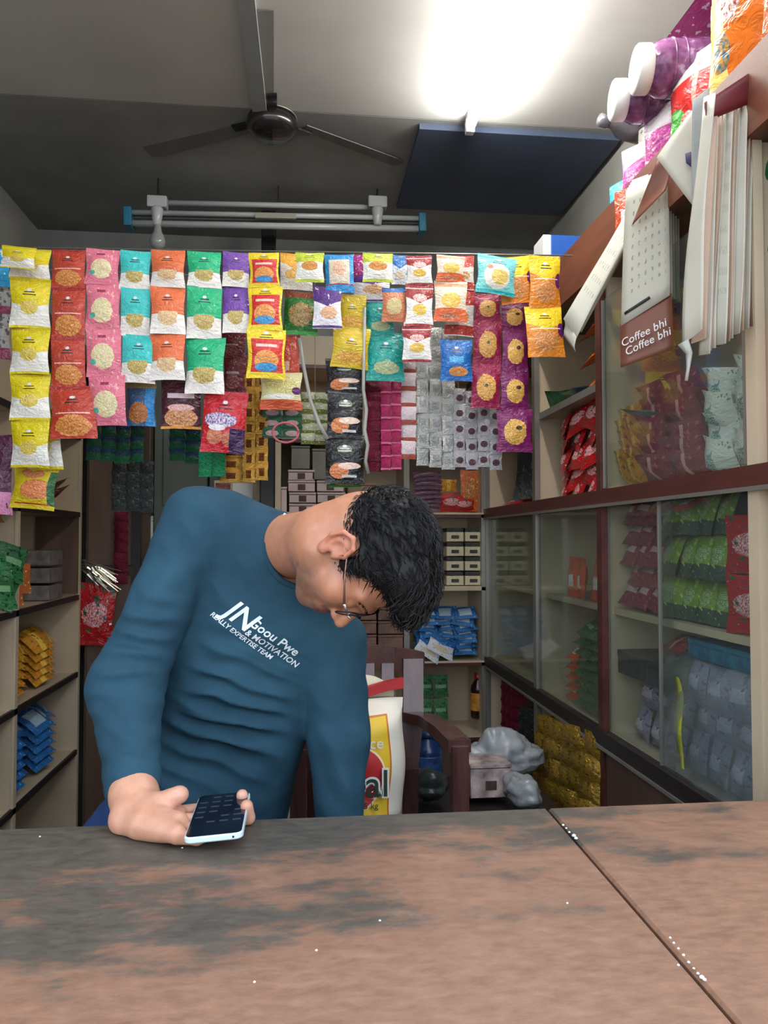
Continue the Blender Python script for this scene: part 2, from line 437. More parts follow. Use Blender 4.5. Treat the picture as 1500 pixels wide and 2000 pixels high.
def unit_back():
    u = thing('back_shelving', 'cream open shelves built against the back wall of the shop', 'shelf', (.5, 3.59, 0))
    inv = Matrix.Translation((-.5, -3.59, 0))
    def P(name, m, *b):
        mb = MB().box(*b); mb.v = [tuple(inv @ Vector(v)) for v in mb.v]; return mb.build(name, m, u)
    P('back_panel', m_ply, -.11, 1.10, 3.575, 3.595, .05, 2.3)
    for i, x in enumerate(BX):
        P('divider', m_ply, x-.009, x+.009, BY+.01, 3.575, .05, 2.3)
        P('divider_edge', m_alu if i else m_ply, x-.012, x+.012, BY, BY+.01, .05, 2.3)
    for z in (.5, .82, 1.145, 1.46, 1.78, 2.1):
        P('shelf', m_ply, -.11, 1.10, BY+.01, 3.575, z-.014, z)
        P('shelf_edge', m_maroon if z != 1.145 else m_ply, -.11, 1.10, BY, BY+.01, z-.018, z-.003)
        if z != 1.145: P('shelf_lip', m_ply, -.11, 1.10, BY-.002, BY+.01, z-.003, z+.005)
    P('base_board', m_brown, -.11, 1.10, BY+.03, BY+.05, 0, .485)
unit_back()
# black post and door area between the units
tag(MB().box(-.175, -.115, 3.26, 3.33, 0, 2.75, bev=.004).build('black_post', m_black), 'black painted upright post beside the stacked white boxes', 'post')
d = thing('door_1', None, None, (-.4, 3.56, 0)); d['kind'] = 'structure'
m_gd = mat('grey_green_paint', (92, 100, 92), .6, var=.12, scale=4)
for (a, b) in ((-.66, -.425), (-.415, -.18)):
    MB().box(a+.4, b+.4, -.03, .03, 0, 2.1, bev=.004).build('door_leaf', m_gd, d)
    for zz in (.15, .85, 1.5): MB().box(a+.44, b+.36, -.038, -.03, zz, zz+.5 if zz < 1.4 else 2.0, bev=.003).build('door_panel', m_gd, d)
MB().box(-.34, -.31, -.05, -.03, 1.3, 1.62, bev=.003).build('pull_bar', mat('pale_bar', (150, 158, 150), .4, var=0), d)
t = thing('wooden_cupboard', 'tall brown wooden cupboard standing in the back corner beside the open shelving', 'cupboard', (-.8, 3.42, 0))
MB().box(-.09, .135, -.12, .16, 0, 2.1, bev=.004).build('carcass', m_brown, t)
MB().box(-.08, .10, -.128, -.12, .1, 1.2, bev=.003).build('door', m_brown, t)
MB().box(-.08, .10, -.128, -.12, 1.24, 2.05, bev=.003).build('door', m_brown, t)
MB().box(.10, .135, -.14, -.12, 0, 2.1).build('corner_post', m_blackw, t)

# ================================================================== FIXTURES
# glowing tube on the front ceiling
tl = thing('tube_light', 'glowing white tube light fixed along the front ceiling', 'lamp', (.548, 1.85, CZ))
MB().box(-.010, .010, -.62, .62, -.024, 0, bev=.002).build('batten', m_white, tl)
q = NT('tube_glow'); q.b.inputs['Base Color'].default_value = (1, 1, 1, 1); q.b.inputs['Emission Color'].default_value = (1, .985, .95, 1); q.b.inputs['Emission Strength'].default_value = TUBE_POWER
MB().tube([(0, -.585, -.052), (0, .585, -.052)], .014, 14).build('glass_tube', q.m, tl, True)
for s in (-1, 1): MB().box(-.014, .014, s*.6-.014, s*.6+.014, -.07, -.026, bev=.003).build('tube_holder', m_white, tl)
# cable conduit toward the fan
a = atZ(481, 0, CZ-.012); b = atZ(506, 205, CZ-.012)
mb = MB(); y0 = 1.2; xa = a.x + (b.x-a.x)/(b.y-a.y)*(y0-a.y)
Mx = Matrix.Translation((b.x, b.y, CZ-.012)) @ Matrix.Rotation(-math.atan2(xa-b.x, y0-b.y)+PI, 4, 'Z')
mb.box(-.023, .023, -1.35, .02, -.012, .012, M=Mx)
tag(mb.build('cable_conduit', mat('grey_conduit', (140, 144, 142), .45, var=.05)), 'pale grey plastic conduit running along the ceiling to the fan', 'conduit')
# ceiling fan
hub = atY(531, 248, 2.55)
fan = thing('ceiling_fan', 'dark brown ceiling fan with a rounded glossy motor housing', 'fan', (hub.x, hub.y, CZ))
m_fan = mat('brown_enamel', (30, 26, 26), .25, var=0, coat=.6)
m_fand = mat('brown_fan_metal', (104, 102, 98), .5, var=.05)
hz = hub.z-CZ
MB().lathe([(.0, 0), (.05, -.001), (.045, -.03), (.016, -.055), (.016, -.058)], n=20).build('canopy', m_fan, fan, True)
MB().tube([(0, 0, -.05), (0, 0, hz+.03)], .012, 10).build('downrod', m_fan, fan, True)
MB().lathe([(.02, hz+.07), (.035, hz+.05), (.05, hz+.045), (.075, hz+.035), (.084, hz+.012), (.088, hz), (.078, hz-.02), (.05, hz-.036), (.0, hz-.038)], n=36).build('motor_housing', m_fan, fan, True)
for k, r in ((0, .079), (1, .06)):
    mb = MB(); pts = [(r*math.cos(t_)*1.03, r*math.sin(t_)*1.03, hz+.036-.0+(.0 if k else -.006)) for t_ in np.linspace(0, 2*PI, 33)]
    mb.tube(pts, .0022, 6).build('trim_ring', m_alu, fan, True)
for ang in (272, 32, 152):
    A = math.radians(ang); Mx = Matrix.Rotation(A, 4, 'Z') @ Matrix.Rotation(.16, 4, 'X')
    mb = MB(); L = .42; n = 10; vs = []; fs = []
    for i in range(n+1):
        t_ = i/n; x = .11+L*t_; wd = .045+.02*t_-.03*max(0, t_-.9)*10*.5
        for (yy, zz) in ((-wd, 0), (wd, 0), (wd, .003), (-wd, .003)): vs.append(Mx @ Vector((x, yy, zz+hz+.03)))
    for i in range(n):
        for k in range(4): fs.append((i*4+k, i*4+(k+1) % 4, (i+1)*4+(k+1) % 4, (i+1)*4+k))
    fs += [(3, 2, 1, 0), tuple(n*4+k for k in range(4))]
    mb.add(vs, fs).build('blade', m_fand, fan)
    MB().box(.06, .15, -.015, .015, hz+.022, hz+.028, M=Mx).build('blade_arm', m_fan, fan)

# unlit batten hung under the back ceiling
FY = 3.05
L0 = atY(245, 425, FY); R0 = atY(830, 437, FY); mid = (L0+R0)/2; Ln = (R0-L0).length
ft = thing('hanging_tube_fitting', 'unlit twin tube fitting with blue ends hung under the dark back ceiling', 'lamp', (mid.x, FY, CZ))
zc = mid.z-CZ; sl = (R0.z-L0.z)/(R0.x-L0.x); Rt = Matrix.Translation((0, 0, zc)) @ Matrix.Rotation(-math.atan(sl), 4, 'Y')
m_gt = mat('grey_tube_glass', (176, 180, 178), .25, var=0); m_gb = mat('grey_batten', (110, 114, 112), .5, var=.05)
m_blue = mat('teal_blue_end', (34, 112, 140), .4, var=0)
hl = Ln/2
MB().box(-hl+.02, hl-.02, -.0, .03, -.0, .03, M=Rt, bev=.003).build('batten', m_gb, ft)
MB().tube([Rt @ Vector((-hl+.03, -.015, -.028)), Rt @ Vector((hl-.03, -.015, -.028))], .013, 12).build('lower_tube', m_gt, ft, True)
MB().tube([Rt @ Vector((-hl+.03, -.022, .012)), Rt @ Vector((hl-.03, -.022, .012))], .010, 12).build('upper_tube', m_gt, ft, True)
for s in (-1, 1): MB().box(s*(hl-.015)-.015, s*(hl-.015)+.015, -.04, .03, -.045, .03, M=Rt, bev=.004).build('end_cap', m_blue, ft)
MB().box(-.09, .07, -.04, -.022, -.006, .014, M=Rt, bev=.002).build('starter_box', mat('fitting_label', (150, 148, 130), .5, var=0), ft)
MB().tube([Rt @ Vector((-hl+.13, 0, .062)), Rt @ Vector((hl-.17, 0, .062))], .011, 10).build('conduit_pipe', m_gt, ft, True)
for px in (310, 736):
    jc = atY(px, 405, FY); jx = jc.x-mid.x; jz = jc.z-CZ
    MB().box(jx-.038, jx+.038, -.045, .0, jz-.015, jz+.03, bev=.005).build('junction_box', m_gt, ft)
    MB().lathe([(.018, 0), (.024, -.01), (.02, -.04), (.016, -.07), (.012, -.075)], c=(jx, -.03, jz-.012), n=16).build('bulb_holder', m_gt, ft, True)
    MB().tube([(jx, -.015, jz+.02), (jx, -.015, 0)], .004, 6).build('hanger_rod', m_blackw, ft)
MB().tube([(0, 0, zc+.06), (0, 0, 0)], .004, 6).build('hanger_rod', m_blackw, ft)
bc = atY(308, 466, FY-.03)
bl = thing('light_bulb', 'clear unlit light bulb hanging at one end of the fitting', 'bulb', (bc.x, bc.y, bc.z))
MB().lathe([(.012, .055), (.014, .04), (.016, .025), (.026, .008), (.031, -.012), (.027, -.03), (.014, -.042), (.002, -.045)], n=20).build('glass_globe', mat('frosted_bulb', (150, 152, 150), .15, var=0), bl, True)
MB().lathe([(.011, .075), (.013, .07), (.012, .045)], n=16).build('bulb_cap', m_alu, bl, True)
# ================================================================== PACKETS
_shape = {}
def pillow(mb, w, h, d, seed=0, nu=8, nv=12, pinch=.07, puff=.75):
    r = random.Random(seed); ph = [r.uniform(0, 6) for _ in range(6)]
    vs = []; uv = []
    for side in (-1, 1):
        for j in range(nv+1):
            v = j/nv
            for i in range(nu+1):
                u = i/nu
                vv = min(max((v-.07)/.86, 0), 1)
                t = (math.sin(PI*u)**.6)*(math.sin(PI*vv)**puff) if 0 < u < 1 and 0 < vv < 1 else 0
                wr = 1+.10*math.sin(7*u+ph[0])*math.sin(9*v+ph[1])+.07*math.sin(15*v+ph[2]+5*u)
                x = (u-.5)*w*(1-pinch*math.sin(PI*vv)) + .010*w*math.sin(8*v+ph[3])*(1 if u > .5 else -1)
                z = (v-.5)*h*(1-.03*math.sin(PI*u)) ; y = side*t*d*.5*wr
                if v < .07 or v > .93: y += .006*d*math.sin(40*u)*3 + .05*d*math.sin(5*u+ph[4])
                vs.append((x, y, z)); uv.append((u, v))
    fs = []; s0 = (nu+1)*(nv+1)
    for j in range(nv):
        for i in range(nu):
            a = j*(nu+1)+i; q = (a, a+1, a+nu+2, a+nu+1)
            fs.append(q); fs.append(tuple(s0+k for k in q[::-1]))
    mb.add(vs, fs, uv); return mb
_data = {}
def packet_data(style, seed=0, thick=.32, lo=False):
    k = (style, seed, thick, lo)
    if k not in _data:
        mb = MB(); pillow(mb, 1, 1, thick, seed, *((5, 6) if lo else (8, 12)))
        _data[k] = mb.data('packet_mesh', MAT[style], True)
    return _data[k]

W = (240, 232, 222)
LG = (30, 26, 30)
def veg(top, bot=W, food=((176, 150, 80), (212, 190, 120)), lg=LG, top_v=.42, seam=None):
    ops = [('above', .40, .0, top), ('ell', .5, .36, .30, .20, food[0], food[1], .9), ('rect', .5, .46, .5, .012, tuple(min(255, x+40) for x in top)),
           ('above', .455, 0, top), ('logo', .5, .72, lg), ('rect', .5, .965, .5, .035, seam or top), ('rect', .5, .03, .5, .03, seam or W)]
    return (bot, ops)
ST = {
 'yellow': ((240, 236, 224), [('above', .36, .28, (228, 206, 30)), ('ell', .5, .40, .24, .14, (216, 186, 70), (232, 210, 110), .5), ('logo', .5, .68, LG), ('rect', .5, .97, .5, .04, (206, 186, 20)), ('rect', .5, .02, .5, .03, (222, 200, 30))]),
 'red': ((186, 62, 42), [('rect', .5, .47, .4, .012, (240, 190, 170)), ('ell', .5, .24, .40, .20, (196, 104, 42), (228, 160, 84), .7), ('logo', .5, .70, (30, 40, 30)), ('rect', .5, .97, .5, .04, (160, 44, 34))]),
 'pink': ((226, 120, 140), [('ell', .48, .42, .33, .27, (238, 226, 190), (222, 204, 140), .5), ('ell', .2, .3, .09, .06, (70, 170, 150), (90, 190, 170), .2), ('blot', 7, .62, (240, 180, 170)), ('rect', .45, .84, .12, .03, (150, 50, 80))]),
 'teal': veg((64, 196, 190)),
 'orange': veg((226, 112, 66), food=((214, 170, 120), (236, 206, 160))),
 'green': veg((34, 174, 118)),
 'purple': veg((116, 72, 158)),
 'yellow_red': ((238, 208, 40), [('rect', .52, .46, .42, .34, (206, 52, 44)), ('ell', .5, .36, .34, .20, (226, 130, 60), (240, 176, 100), .5), ('ell', .5, .22, .30, .09, (52, 140, 196), (80, 160, 210), .1), ('logo', .5, .86, LG), ('rect', .5, .66, .28, .03, (240, 200, 190))]),
 'orange_white': ((240, 232, 220), [('above', .5, .5, (240, 176, 70)), ('ell', .4, .40, .25, .14, (220, 160, 70), (240, 200, 110), .6), ('logo', .6, .8, LG)]),
 'lime_white': ((240, 238, 226), [('above', .66, 0, (190, 202, 60)), ('ell', .5, .52, .32, .16, (190, 116, 50), (222, 160, 84), .6), ('rect', .5, .05, .5, .05, (190, 202, 60)), ('logo', .5, .86, LG)]),
 'leaf_green': ((42, 112, 44), [('ell', .5, .45, .36, .28, (120, 104, 60), (190, 150, 90), 1.1), ('above', .84, 0, (130, 60, 40)), ('rect', .5, .04, .5, .05, (70, 160, 70)), ('blot', 5, .66, (20, 60, 30))]),
 'blue_cream': ((44, 140, 200), [('rect', .5, .54, .36, .32, (210, 196, 176)), ('ell', .5, .62, .24, .2, (200, 140, 110), (232, 200, 170), .6), ('rect', .5, .2, .5, .015, (160, 60, 50))]),
 'purple_white': ((236, 230, 234), [('above', .5, .3, (84, 44, 120)), ('ell', .55, .36, .3, .15, (214, 150, 110), (238, 200, 160), .7), ('blot', 6, .64, (240, 236, 240)), ('rect', .5, .04, .5, .03, (84, 44, 120))]),
 'mustard': ((206, 176, 30), [('ell', .5, .24, .42, .15, (200, 140, 40), (232, 180, 80), .6), ('logo', .5, .6, LG), ('blot', 5, .68, (226, 200, 70))]),
 'magenta_foil': ((170, 40, 120), [('blot', 8, .6, (230, 190, 220))]),
 'sea_teal': ((22, 150, 138), [('ell', .52, .26, .34, .13, (150, 170, 130), (190, 190, 140), .9), ('logo', .5, .68, LG), ('blot', 6, .68, (90, 200, 190))]),
 'blue_white_top': ((224, 226, 230), [('above', .5, .4, (40, 110, 180)), ('blot', 9, .6, (120, 160, 200)), ('ell', .5, .3, .3, .15, (200, 180, 150), (230, 220, 200), .6)]),
 'copper_blue': ((206, 124, 86), [('above', .86, 0, (40, 104, 176)), ('ell', .5, .45, .34, .25, (196, 176, 110), (220, 200, 150), .7)]),
 'maroon_white': ((242, 236, 228), [('above', .52, .35, (150, 44, 44)), ('ell', .5, .66, .26, .1, (238, 224, 214), (210, 120, 110), .6), ('ell', .5, .38, .28, .13, (226, 176, 60), (240, 206, 110), .4), ('rect', .5, .03, .5, .04, (150, 34, 40)), ('rect', .5, .90, .5, .012, (240, 220, 214))]),
 'cream_orange': ((240, 220, 196), [('ell', .5, .5, .32, .2, (226, 170, 60), (242, 204, 110), .6), ('rect', .5, .15, .5, .16, (220, 104, 54)), ('rect', .5, .9, .5, .05, (232, 160, 120)), ('ell', .45, .12, .25, .03, (120, 70, 60), (200, 180, 160), .1)]),
 'red_white': ((238, 228, 220), [('above', .62, .1, (184, 60, 50)), ('ell', .5, .4, .3, .12, (190, 130, 80), (226, 190, 140), .6), ('rect', .5, .12, .5, .1, (190, 66, 54)), ('blot', 9, .64, (250, 240, 236))]),
 'royal_blue': ((22, 100, 176), [('ell', .56, .22, .30, .11, (196, 120, 60), (220, 150, 80), .2), ('logo', .5, .72, (120, 110, 60)), ('rect', .5, .5, .25, .07, (80, 170, 220))]),
 'aqua_cream': ((120, 206, 204), [('ell', .5, .44, .36, .32, (236, 232, 214), (240, 236, 220), .3), ('ell', .56, .42, .24, .2, (224, 190, 90), (240, 214, 130), .4), ('logo', .55, .82, LG), ('ell', .3, .66, .08, .06, (220, 110, 80), (230, 130, 90), .2), ('rect', .5, .05, .5, .04, (30, 170, 176))]),
 'sun_orange': ((232, 140, 44), [('above', .5, .35, (242, 206, 40)), ('ell', .5, .3, .34, .2, (206, 120, 60), (236, 176, 110), .3), ('ell', .93, .52, .12, .14, (110, 40, 120), (110, 40, 120), .1), ('logo', .5, .78, LG), ('rect', .5, .54, .4, .01, (240, 236, 210))]),
 'noodle': ((150, 26, 68), [('ell', .5, .46, .34, .30, (206, 130, 60), (240, 196, 110), .7), ('ell', .5, .5, .06, .04, (60, 110, 60), (60, 110, 60), .2), ('blot', 6, .66, (190, 60, 110))]),
 'noodle_violet': ((124, 28, 92), [('ell', .5, .46, .34, .30, (206, 140, 50), (240, 200, 110), .7), ('ell', .6, .55, .10, .05, (60, 40, 30), (80, 40, 40), .2)]),
 'black': ((22, 20, 20), [('ell', .5, .72, .2, .08, (90, 104, 90), (130, 140, 120), .3), ('logo', .5, .70, (210, 214, 200)), ('ell', .36, .26, .26, .16, (206, 110, 60), (226, 150, 100), .2), ('ell', .62, .36, .3, .07, (232, 196, 176), (240, 214, 196), .5), ('rect', .62, .15, .2, .025, (220, 216, 210)), ('rect', .5, .96, .48, .015, (90, 88, 86))]),
 'cream_rust': ((216, 206, 150), [('ell', .5, .66, .4, .24, (180, 170, 90), (226, 216, 150), .6), ('rect', .5, .12, .5, .14, (200, 84, 46)), ('ell', .45, .34, .4, .07, (238, 232, 220), (240, 236, 226), .1), ('ell', .9, .5, .12, .1, (100, 50, 110), (100, 50, 110), .1)]),
 'rust': ((190, 66, 44), [('blot', 7, .6, (226, 150, 120)), ('rect', .3, .3, .2, .1, (226, 180, 150))]),
 'blue_orange': ((52, 84, 120), [('rect', .8, .5, .16, .5, (40, 130, 190)), ('ell', .4, .3, .36, .24, (150, 84, 40), (196, 124, 66), .7), ('rect', .5, .95, .5, .08, (150, 130, 80))]),
 'burger': ((72, 26, 36), [('ell', .5, .22, .42, .2, (190, 110, 60), (232, 180, 130), .4), ('ell', .5, .42, .34, .07, (226, 150, 140), (240, 200, 190), .6), ('rect', .5, .66, .34, .05, (226, 200, 206)), ('rect', .5, .02, .5, .03, (226, 150, 50))]),
 'wine': ((104, 22, 32), [('ell', .4, .3, .3, .2, (60, 24, 30), (180, 100, 90), .9), ('rect', .4, .5, .3, .03, (180, 150, 160)), ('blot', 5, .68, (170, 40, 60))]),
 'choco': ((192, 28, 40), [('above', -1, 0, (192, 28, 40)), ('ell', .42, .52, .38, .12, (226, 216, 226), (110, 70, 140), .7), ('ell', .3, .26, .18, .13, (196, 110, 80), (216, 140, 106), .1), ('ell', .62, .22, .16, .12, (180, 100, 70), (206, 130, 100), .1), ('ell', .35, .4, .2, .05, (240, 236, 236), (230, 220, 220), .4), ('rect', .85, .2, .2, .2, (60, 24, 70)), ('logo', .5, .74, (60, 10, 16))]),
 'chips': ((214, 190, 30), [('ell', .55, .46, .38, .24, (206, 110, 60), (232, 150, 90), .5), ('ell', .45, .84, .26, .12, (190, 110, 60), (220, 150, 100), .4), ('rect', .93, .5, .10, .4, (40, 96, 44)), ('rect', .5, .12, .4, .015, (190, 40, 30))]),
 'sky': ((30, 160, 214), [('blot', 5, .6, (230, 236, 240))]),
 'greywhite': ((170, 166, 160), [('blot', 5, .55, (90, 92, 88)), ('rect', .5, .1, .5, .12, (150, 60, 90))]),
 'plum': ((90, 36, 66), [('rect', .5, .14, .5, .14, (230, 150, 190)), ('blot', 6, .62, (130, 60, 100))]),
 # shelf goods
 'gold_pack': ((206, 140, 34), [('rect', .5, .5, .12, .5, (240, 196, 80)), ('blot', 7, .6, (150, 70, 30))]),
 'maroon_pack': ((134, 30, 34), [('blot', 8, .62, (200, 90, 90)), ('rect', .5, .5, .05, .4, (220, 160, 150))]),
 'white_pack': ((216, 222, 214), [('ell', .5, .5, .2, .25, (60, 120, 110), (190, 210, 200), .7), ('blot', 6, .64, (120, 140, 130))]),
 'red_pack': ((176, 20, 26), [('ell', .5, .5, .34, .2, (230, 200, 200), (190, 40, 50), 1.0), ('blot', 6, .60, (30, 90, 70)), ('blot', 9, .68, (240, 220, 220))]),
 'blue_pack': ((34, 104, 168), [('blot', 6, .6, (110, 170, 214)), ('rect', .5, .5, .3, .28, (170, 196, 206))]),
 'orange_pack': ((190, 96, 36), [('ell', .5, .5, .3, .25, (120, 40, 24), (214, 150, 70), .8), ('blot', 9, .62, (236, 190, 120))]),
 'lime_pack': ((126, 158, 62), [('rect', .5, .12, .5, .2, (70, 90, 76)), ('blot', 5, .6, (186, 206, 90)), ('ell', .5, .55, .28, .2, (70, 140, 70), (200, 206, 150), .8)]),
 'rose_pack': ((142, 60, 78), [('blot', 6, .58, (196, 90, 100)), ('rect', .5, .5, .3, .1, (210, 170, 170))]),
 'violet_clear': ((156, 152, 178), [('rect', .5, .5, .3, .16, (214, 204, 222)), ('blot', 5, .6, (110, 84, 130)), ('blot', 9, .66, (196, 70, 90))]),
 'dark_pack': ((54, 58, 62), [('blot', 6, .6, (100, 108, 112))]),
 'green_pack': ((46, 110, 62), [('blot', 7, .58, (20, 50, 34)), ('rect', .5, .5, .4, .08, (120, 170, 120))]),
 'purple_stack': ((128, 80, 110), [('rect', .5, .2, .5, .25, (226, 220, 230)), ('blot', 8, .6, (70, 30, 50))]),
 'hot_orange': ((226, 84, 30), [('blot', 6, .58, (196, 24, 30)), ('rect', .5, .4, .2, .15, (240, 230, 230))]),
 'pink_pack': ((228, 88, 180), [('above', .62, 0, (240, 232, 236)), ('rect', .06, .5, .08, .5, (240, 190, 225)), ('ell', .5, .35, .3, .16, (200, 50, 140), (236, 130, 200), .8), ('rect', .5, .05, .5, .05, (226, 196, 60))]),
 'redgreen_pack': ((214, 50, 46), [('above', .7, 0, (236, 232, 220)), ('ell', .2, .2, .26, .24, (60, 180, 60), (110, 200, 90), .4), ('rect', .62, .5, .04, .5, (244, 160, 150)), ('ell', .45, .25, .14, .1, (240, 230, 220), (230, 120, 100), .8)]),
 'orange_big': ((232, 116, 34), [('rect', .12, .5, .14, .5, (244, 214, 120)), ('ell', .34, .62, .2, .25, (240, 226, 220), (150, 60, 40), .9), ('ell', .2, .24, .12, .1, (40, 120, 140), (210, 150, 60), .6)]),
 'cyan_pack': ((70, 190, 220), [('rect', .5, .2, .5, .2, (220, 240, 244))]),
 'yellow_bit': ((222, 190, 50), [('blot', 6, .6, (110, 60, 20))]),
}
MAT = {}
for k, (b, ops) in ST.items():
    MAT[k] = foil('film_'+k, b, ops)
MAT['gold_foil'] = foil('gold_foil', (206, 158, 70), [('rect', .5, .5, .22, .25, (110, 60, 30))], metal=.75, rough=.25)
MAT['dull_gold'] = foil('dull_gold_foil', (170, 134, 50), [('blot', 6, .6, (110, 90, 30))], metal=.6, rough=.25)
MAT['silver_foil'] = foil('silver_foil', (196, 196, 190), [('rect', .5, .5, .28, .2, (168, 170, 166))], metal=.55, rough=.28)
MAT['silver_logo'] = foil('silver_logo_foil', (180, 178, 180), [('ell', .5, .42, .32, .2, (40, 34, 36), (120, 80, 90), .5)], metal=.5, rough=.3)
MAT['wine_foil'] = foil('wine_foil', (120, 20, 50), [('blot', 6, .64, (40, 20, 26))], metal=.35, rough=.22)
MAT['pink_foil'] = foil('rose_foil', (170, 34, 84), [('rect', .5, .1, .5, .06, (220, 120, 160))], metal=.2)
MAT['rust_white'] = foil('rust_white_film', (226, 206, 206), [('rect', .5, .12, .5, .14, (170, 80, 60)), ('ell', .5, .6, .4, .3, (240, 232, 232), (196, 160, 170), .5)])
MAT['green_foil'] = foil('green_foil', (44, 156, 104), [('blot', 6, .6, (16, 80, 60))], metal=.45, rough=.22)
MAT['blue_green_foil'] = foil('blue_green_foil', (18, 50, 78), [('rect', .5, .3, .5, .3, (20, 90, 56)), ('blot', 8, .66, (90, 140, 170))], metal=.3, rough=.25)
MAT['leafy'] = foil('green_white_film', (40, 92, 64), [('ell', .5, .4, .36, .25, (226, 206, 206), (150, 60, 70), .9)])
MAT['olive_silver'] = foil('olive_silver_foil', (196, 194, 160), [('rect', .5, .15, .5, .2, (120, 130, 50)), ('blot', 7, .6, (240, 240, 220))], metal=.3)
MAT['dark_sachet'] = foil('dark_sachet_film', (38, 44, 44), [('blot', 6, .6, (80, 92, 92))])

def xf(px0, py0, px1, py1, Y):
    a = atY((px0+px1)/2, py0, Y); b = atY((px0+px1)/2, py1, Y)
    l = atY(px0, (py0+py1)/2, Y); r = atY(px1, (py0+py1)/2, Y)
    return (a+b)/2, (r-l).length, (a-b).length
nstrip = [0]
def strip(label, boxes, style, Y, name='hanging_packet_strip', group=None, roll=0, thick=.30):
    """boxes: px rectangles (x0, y0, x1, y1) top to bottom; one packet each, joined along their seals"""
    nstrip[0] += 1; r = random.Random(nstrip[0]*13)
    cs = [xf(*b[:4], Y) for b in boxes]
    top = cs[0][0] + Vector((0, 0, cs[0][2]/2))
    styles = style if isinstance(style, (list, tuple)) else [style]*len(boxes)
    if len(boxes) == 1:
        c, w_, h_ = cs[0]; b = boxes[0]
        o = mk(name.replace('_strip', ''), packet_data(styles[0], r.randrange(4), thick), None, c, (r.uniform(-.06, .06), roll+math.radians(b[4] if len(b) > 4 else 0), r.uniform(-.1, .1)), (w_, w_*1.0, h_*1.03))
        return tag(o, label, 'packet', group)
    t = thing(name, label, 'packet strip', top, group)
    hang_string(t, top)
    for (c, w_, h_), b, s in zip(cs, boxes, styles):
        mk('packet', packet_data(s, r.randrange(4), thick), t, c-top, (r.uniform(-.07, .07), math.radians(b[4] if len(b) > 4 else r.uniform(-1.5, 1.5)), r.uniform(-.12, .12)), (w_, w_*1.0, h_*1.04))
    return t
def col_boxes(x0, x1, ys, dx=0): return [(x0+dx*i, a, x1+dx*i, b) for i, (a, b) in enumerate(zip(ys[:-1], ys[1:]))]

# the line they hang from
wa = atY(0, 483, 2.14); wb = atY(1098, 499, 2.14)
dd = (wb-wa)/(wb.x-wa.x)
MBw = MB().tube([wa+dd*(XL-wa.x), wb+dd*(XF-.02-wb.x)], .0022, 6)
tag(MBw.build('hanging_wire', mat('steel_wire', (120, 118, 112), .4, metal=.6, var=0)), 'thin steel wire strung across the shop carrying the snack packets', 'wire')
Y1, Y2, Y3 = 2.09, 2.15, 2.22
WZ = wa.z-.02; m_str = mat('thin_string', (120, 116, 104), .7, var=0)
for yy_, wl in ((2.25, 'second'), (2.34, 'third'), (2.52, 'fourth')):
    tag(MB().tube([(XL, yy_, WZ), (XF-.02, yy_, WZ)], .002, 6).build('hanging_wire', m_str), '%s wire strung across the shop behind the front packet wire' % wl, 'wire')
def hang_string(t, top, par=True, w_=0):
    if WZ-top.z < .03: return
    wy = min((2.14, 2.25, 2.34, 2.52), key=lambda v: abs(v-top.y))
    if abs(wy-top.y) > .12: return
    for s_ in ((-.4, .4) if w_ > .08 else (0,)):
        a_ = Vector((s_*w_, 0, 0)); MB().tube([a_, Vector((s_*w_, wy-top.y, WZ-top.z))], .0009, 4, cap=False).build('hanging_string', m_str, t)
strip('strip of five yellow and white snack packets at the end of the wire', col_boxes(20, 98, [486, 545, 640, 730, 820, 912]), 'yellow', Y1)
strip('flipped yellow packet lying over the top of the yellow strip', [(2, 482, 70, 524, 4)], 'yellow', 2.03)
strip('lower yellow packet peeping out behind the longest yellow strip', [(52, 800, 122, 918, -4)], 'yellow', Y2)
strip('yellow and green chips packet with orange crisps hanging below the yellow strip', [(25, 912, 110, 994, 5)], 'chips', Y2)
strip('strip of four red packets with orange snack pictures', [(100, 488, 168, 562), (100, 562, 168, 660), (99, 660, 168, 755), (98, 755, 190, 856, -2)], 'red', Y1)
strip('strip of four pale pink packets with cream centres', [(167, 487, 233, 556), (168, 556, 235, 644), (168, 644, 238, 735), (172, 735, 248, 830, -1)], 'pink', Y1)
strip('strip of three turquoise topped white snack packets', [(234, 491, 294, 565), (235, 565, 294, 655), (236, 655, 306, 747, 2)], 'teal', Y1)
strip('strip of three orange topped white snack packets', [(294, 490, 362, 560), (294, 560, 362, 652), (292, 652, 362, 742)], 'orange', Y1-.01)
strip('strip of three bright green topped white snack packets', [(366, 492, 432, 562), (364, 562, 434, 661), (362, 661, 440, 768)], 'green', Y1)
strip('short strip of two purple topped white packets', [(434, 493, 488, 560), (434, 560, 488, 650)], 'purple', Y1+.01)
strip('strip of three yellow and red packets with a blue bowl picture', [(486, 495, 546, 560), (484, 560, 552, 645), (482, 645, 558, 738)], 'yellow_red', Y1-.01)
strip('orange and white packet beside the yellow and red strip', [(546, 496, 612, 566)], 'orange_white', Y2)
strip('small lime topped packet with brown snacks beside the orange and white one', [(577, 494, 633, 551)], 'lime_white', 2.06)
strip('dark green packet with brown nuts hanging below the orange and white packet', [(553, 570, 623, 654, 3)], 'leaf_green', Y2)
strip('blue packet with a cream picture panel at the wire', [(634, 497, 692, 572, -2)], 'blue_cream', Y1)
strip('purple and white packet hanging below the blue and cream packet', [(611, 560, 668, 641)], 'purple_white', Y1)
strip('pair of mustard yellow packets hanging one below the other', [(658, 576, 716, 645), (648, 640, 722, 718, 4)], 'mustard', Y2-.02)
strip('small shiny magenta packet tucked at the wire beside the blue and cream packet', [(690, 497, 716, 545)], 'magenta_foil', Y2)
strip('lime topped white packet hanging in front of a faded one', [(708, 495, 768, 551)], 'lime_white', 2.06)
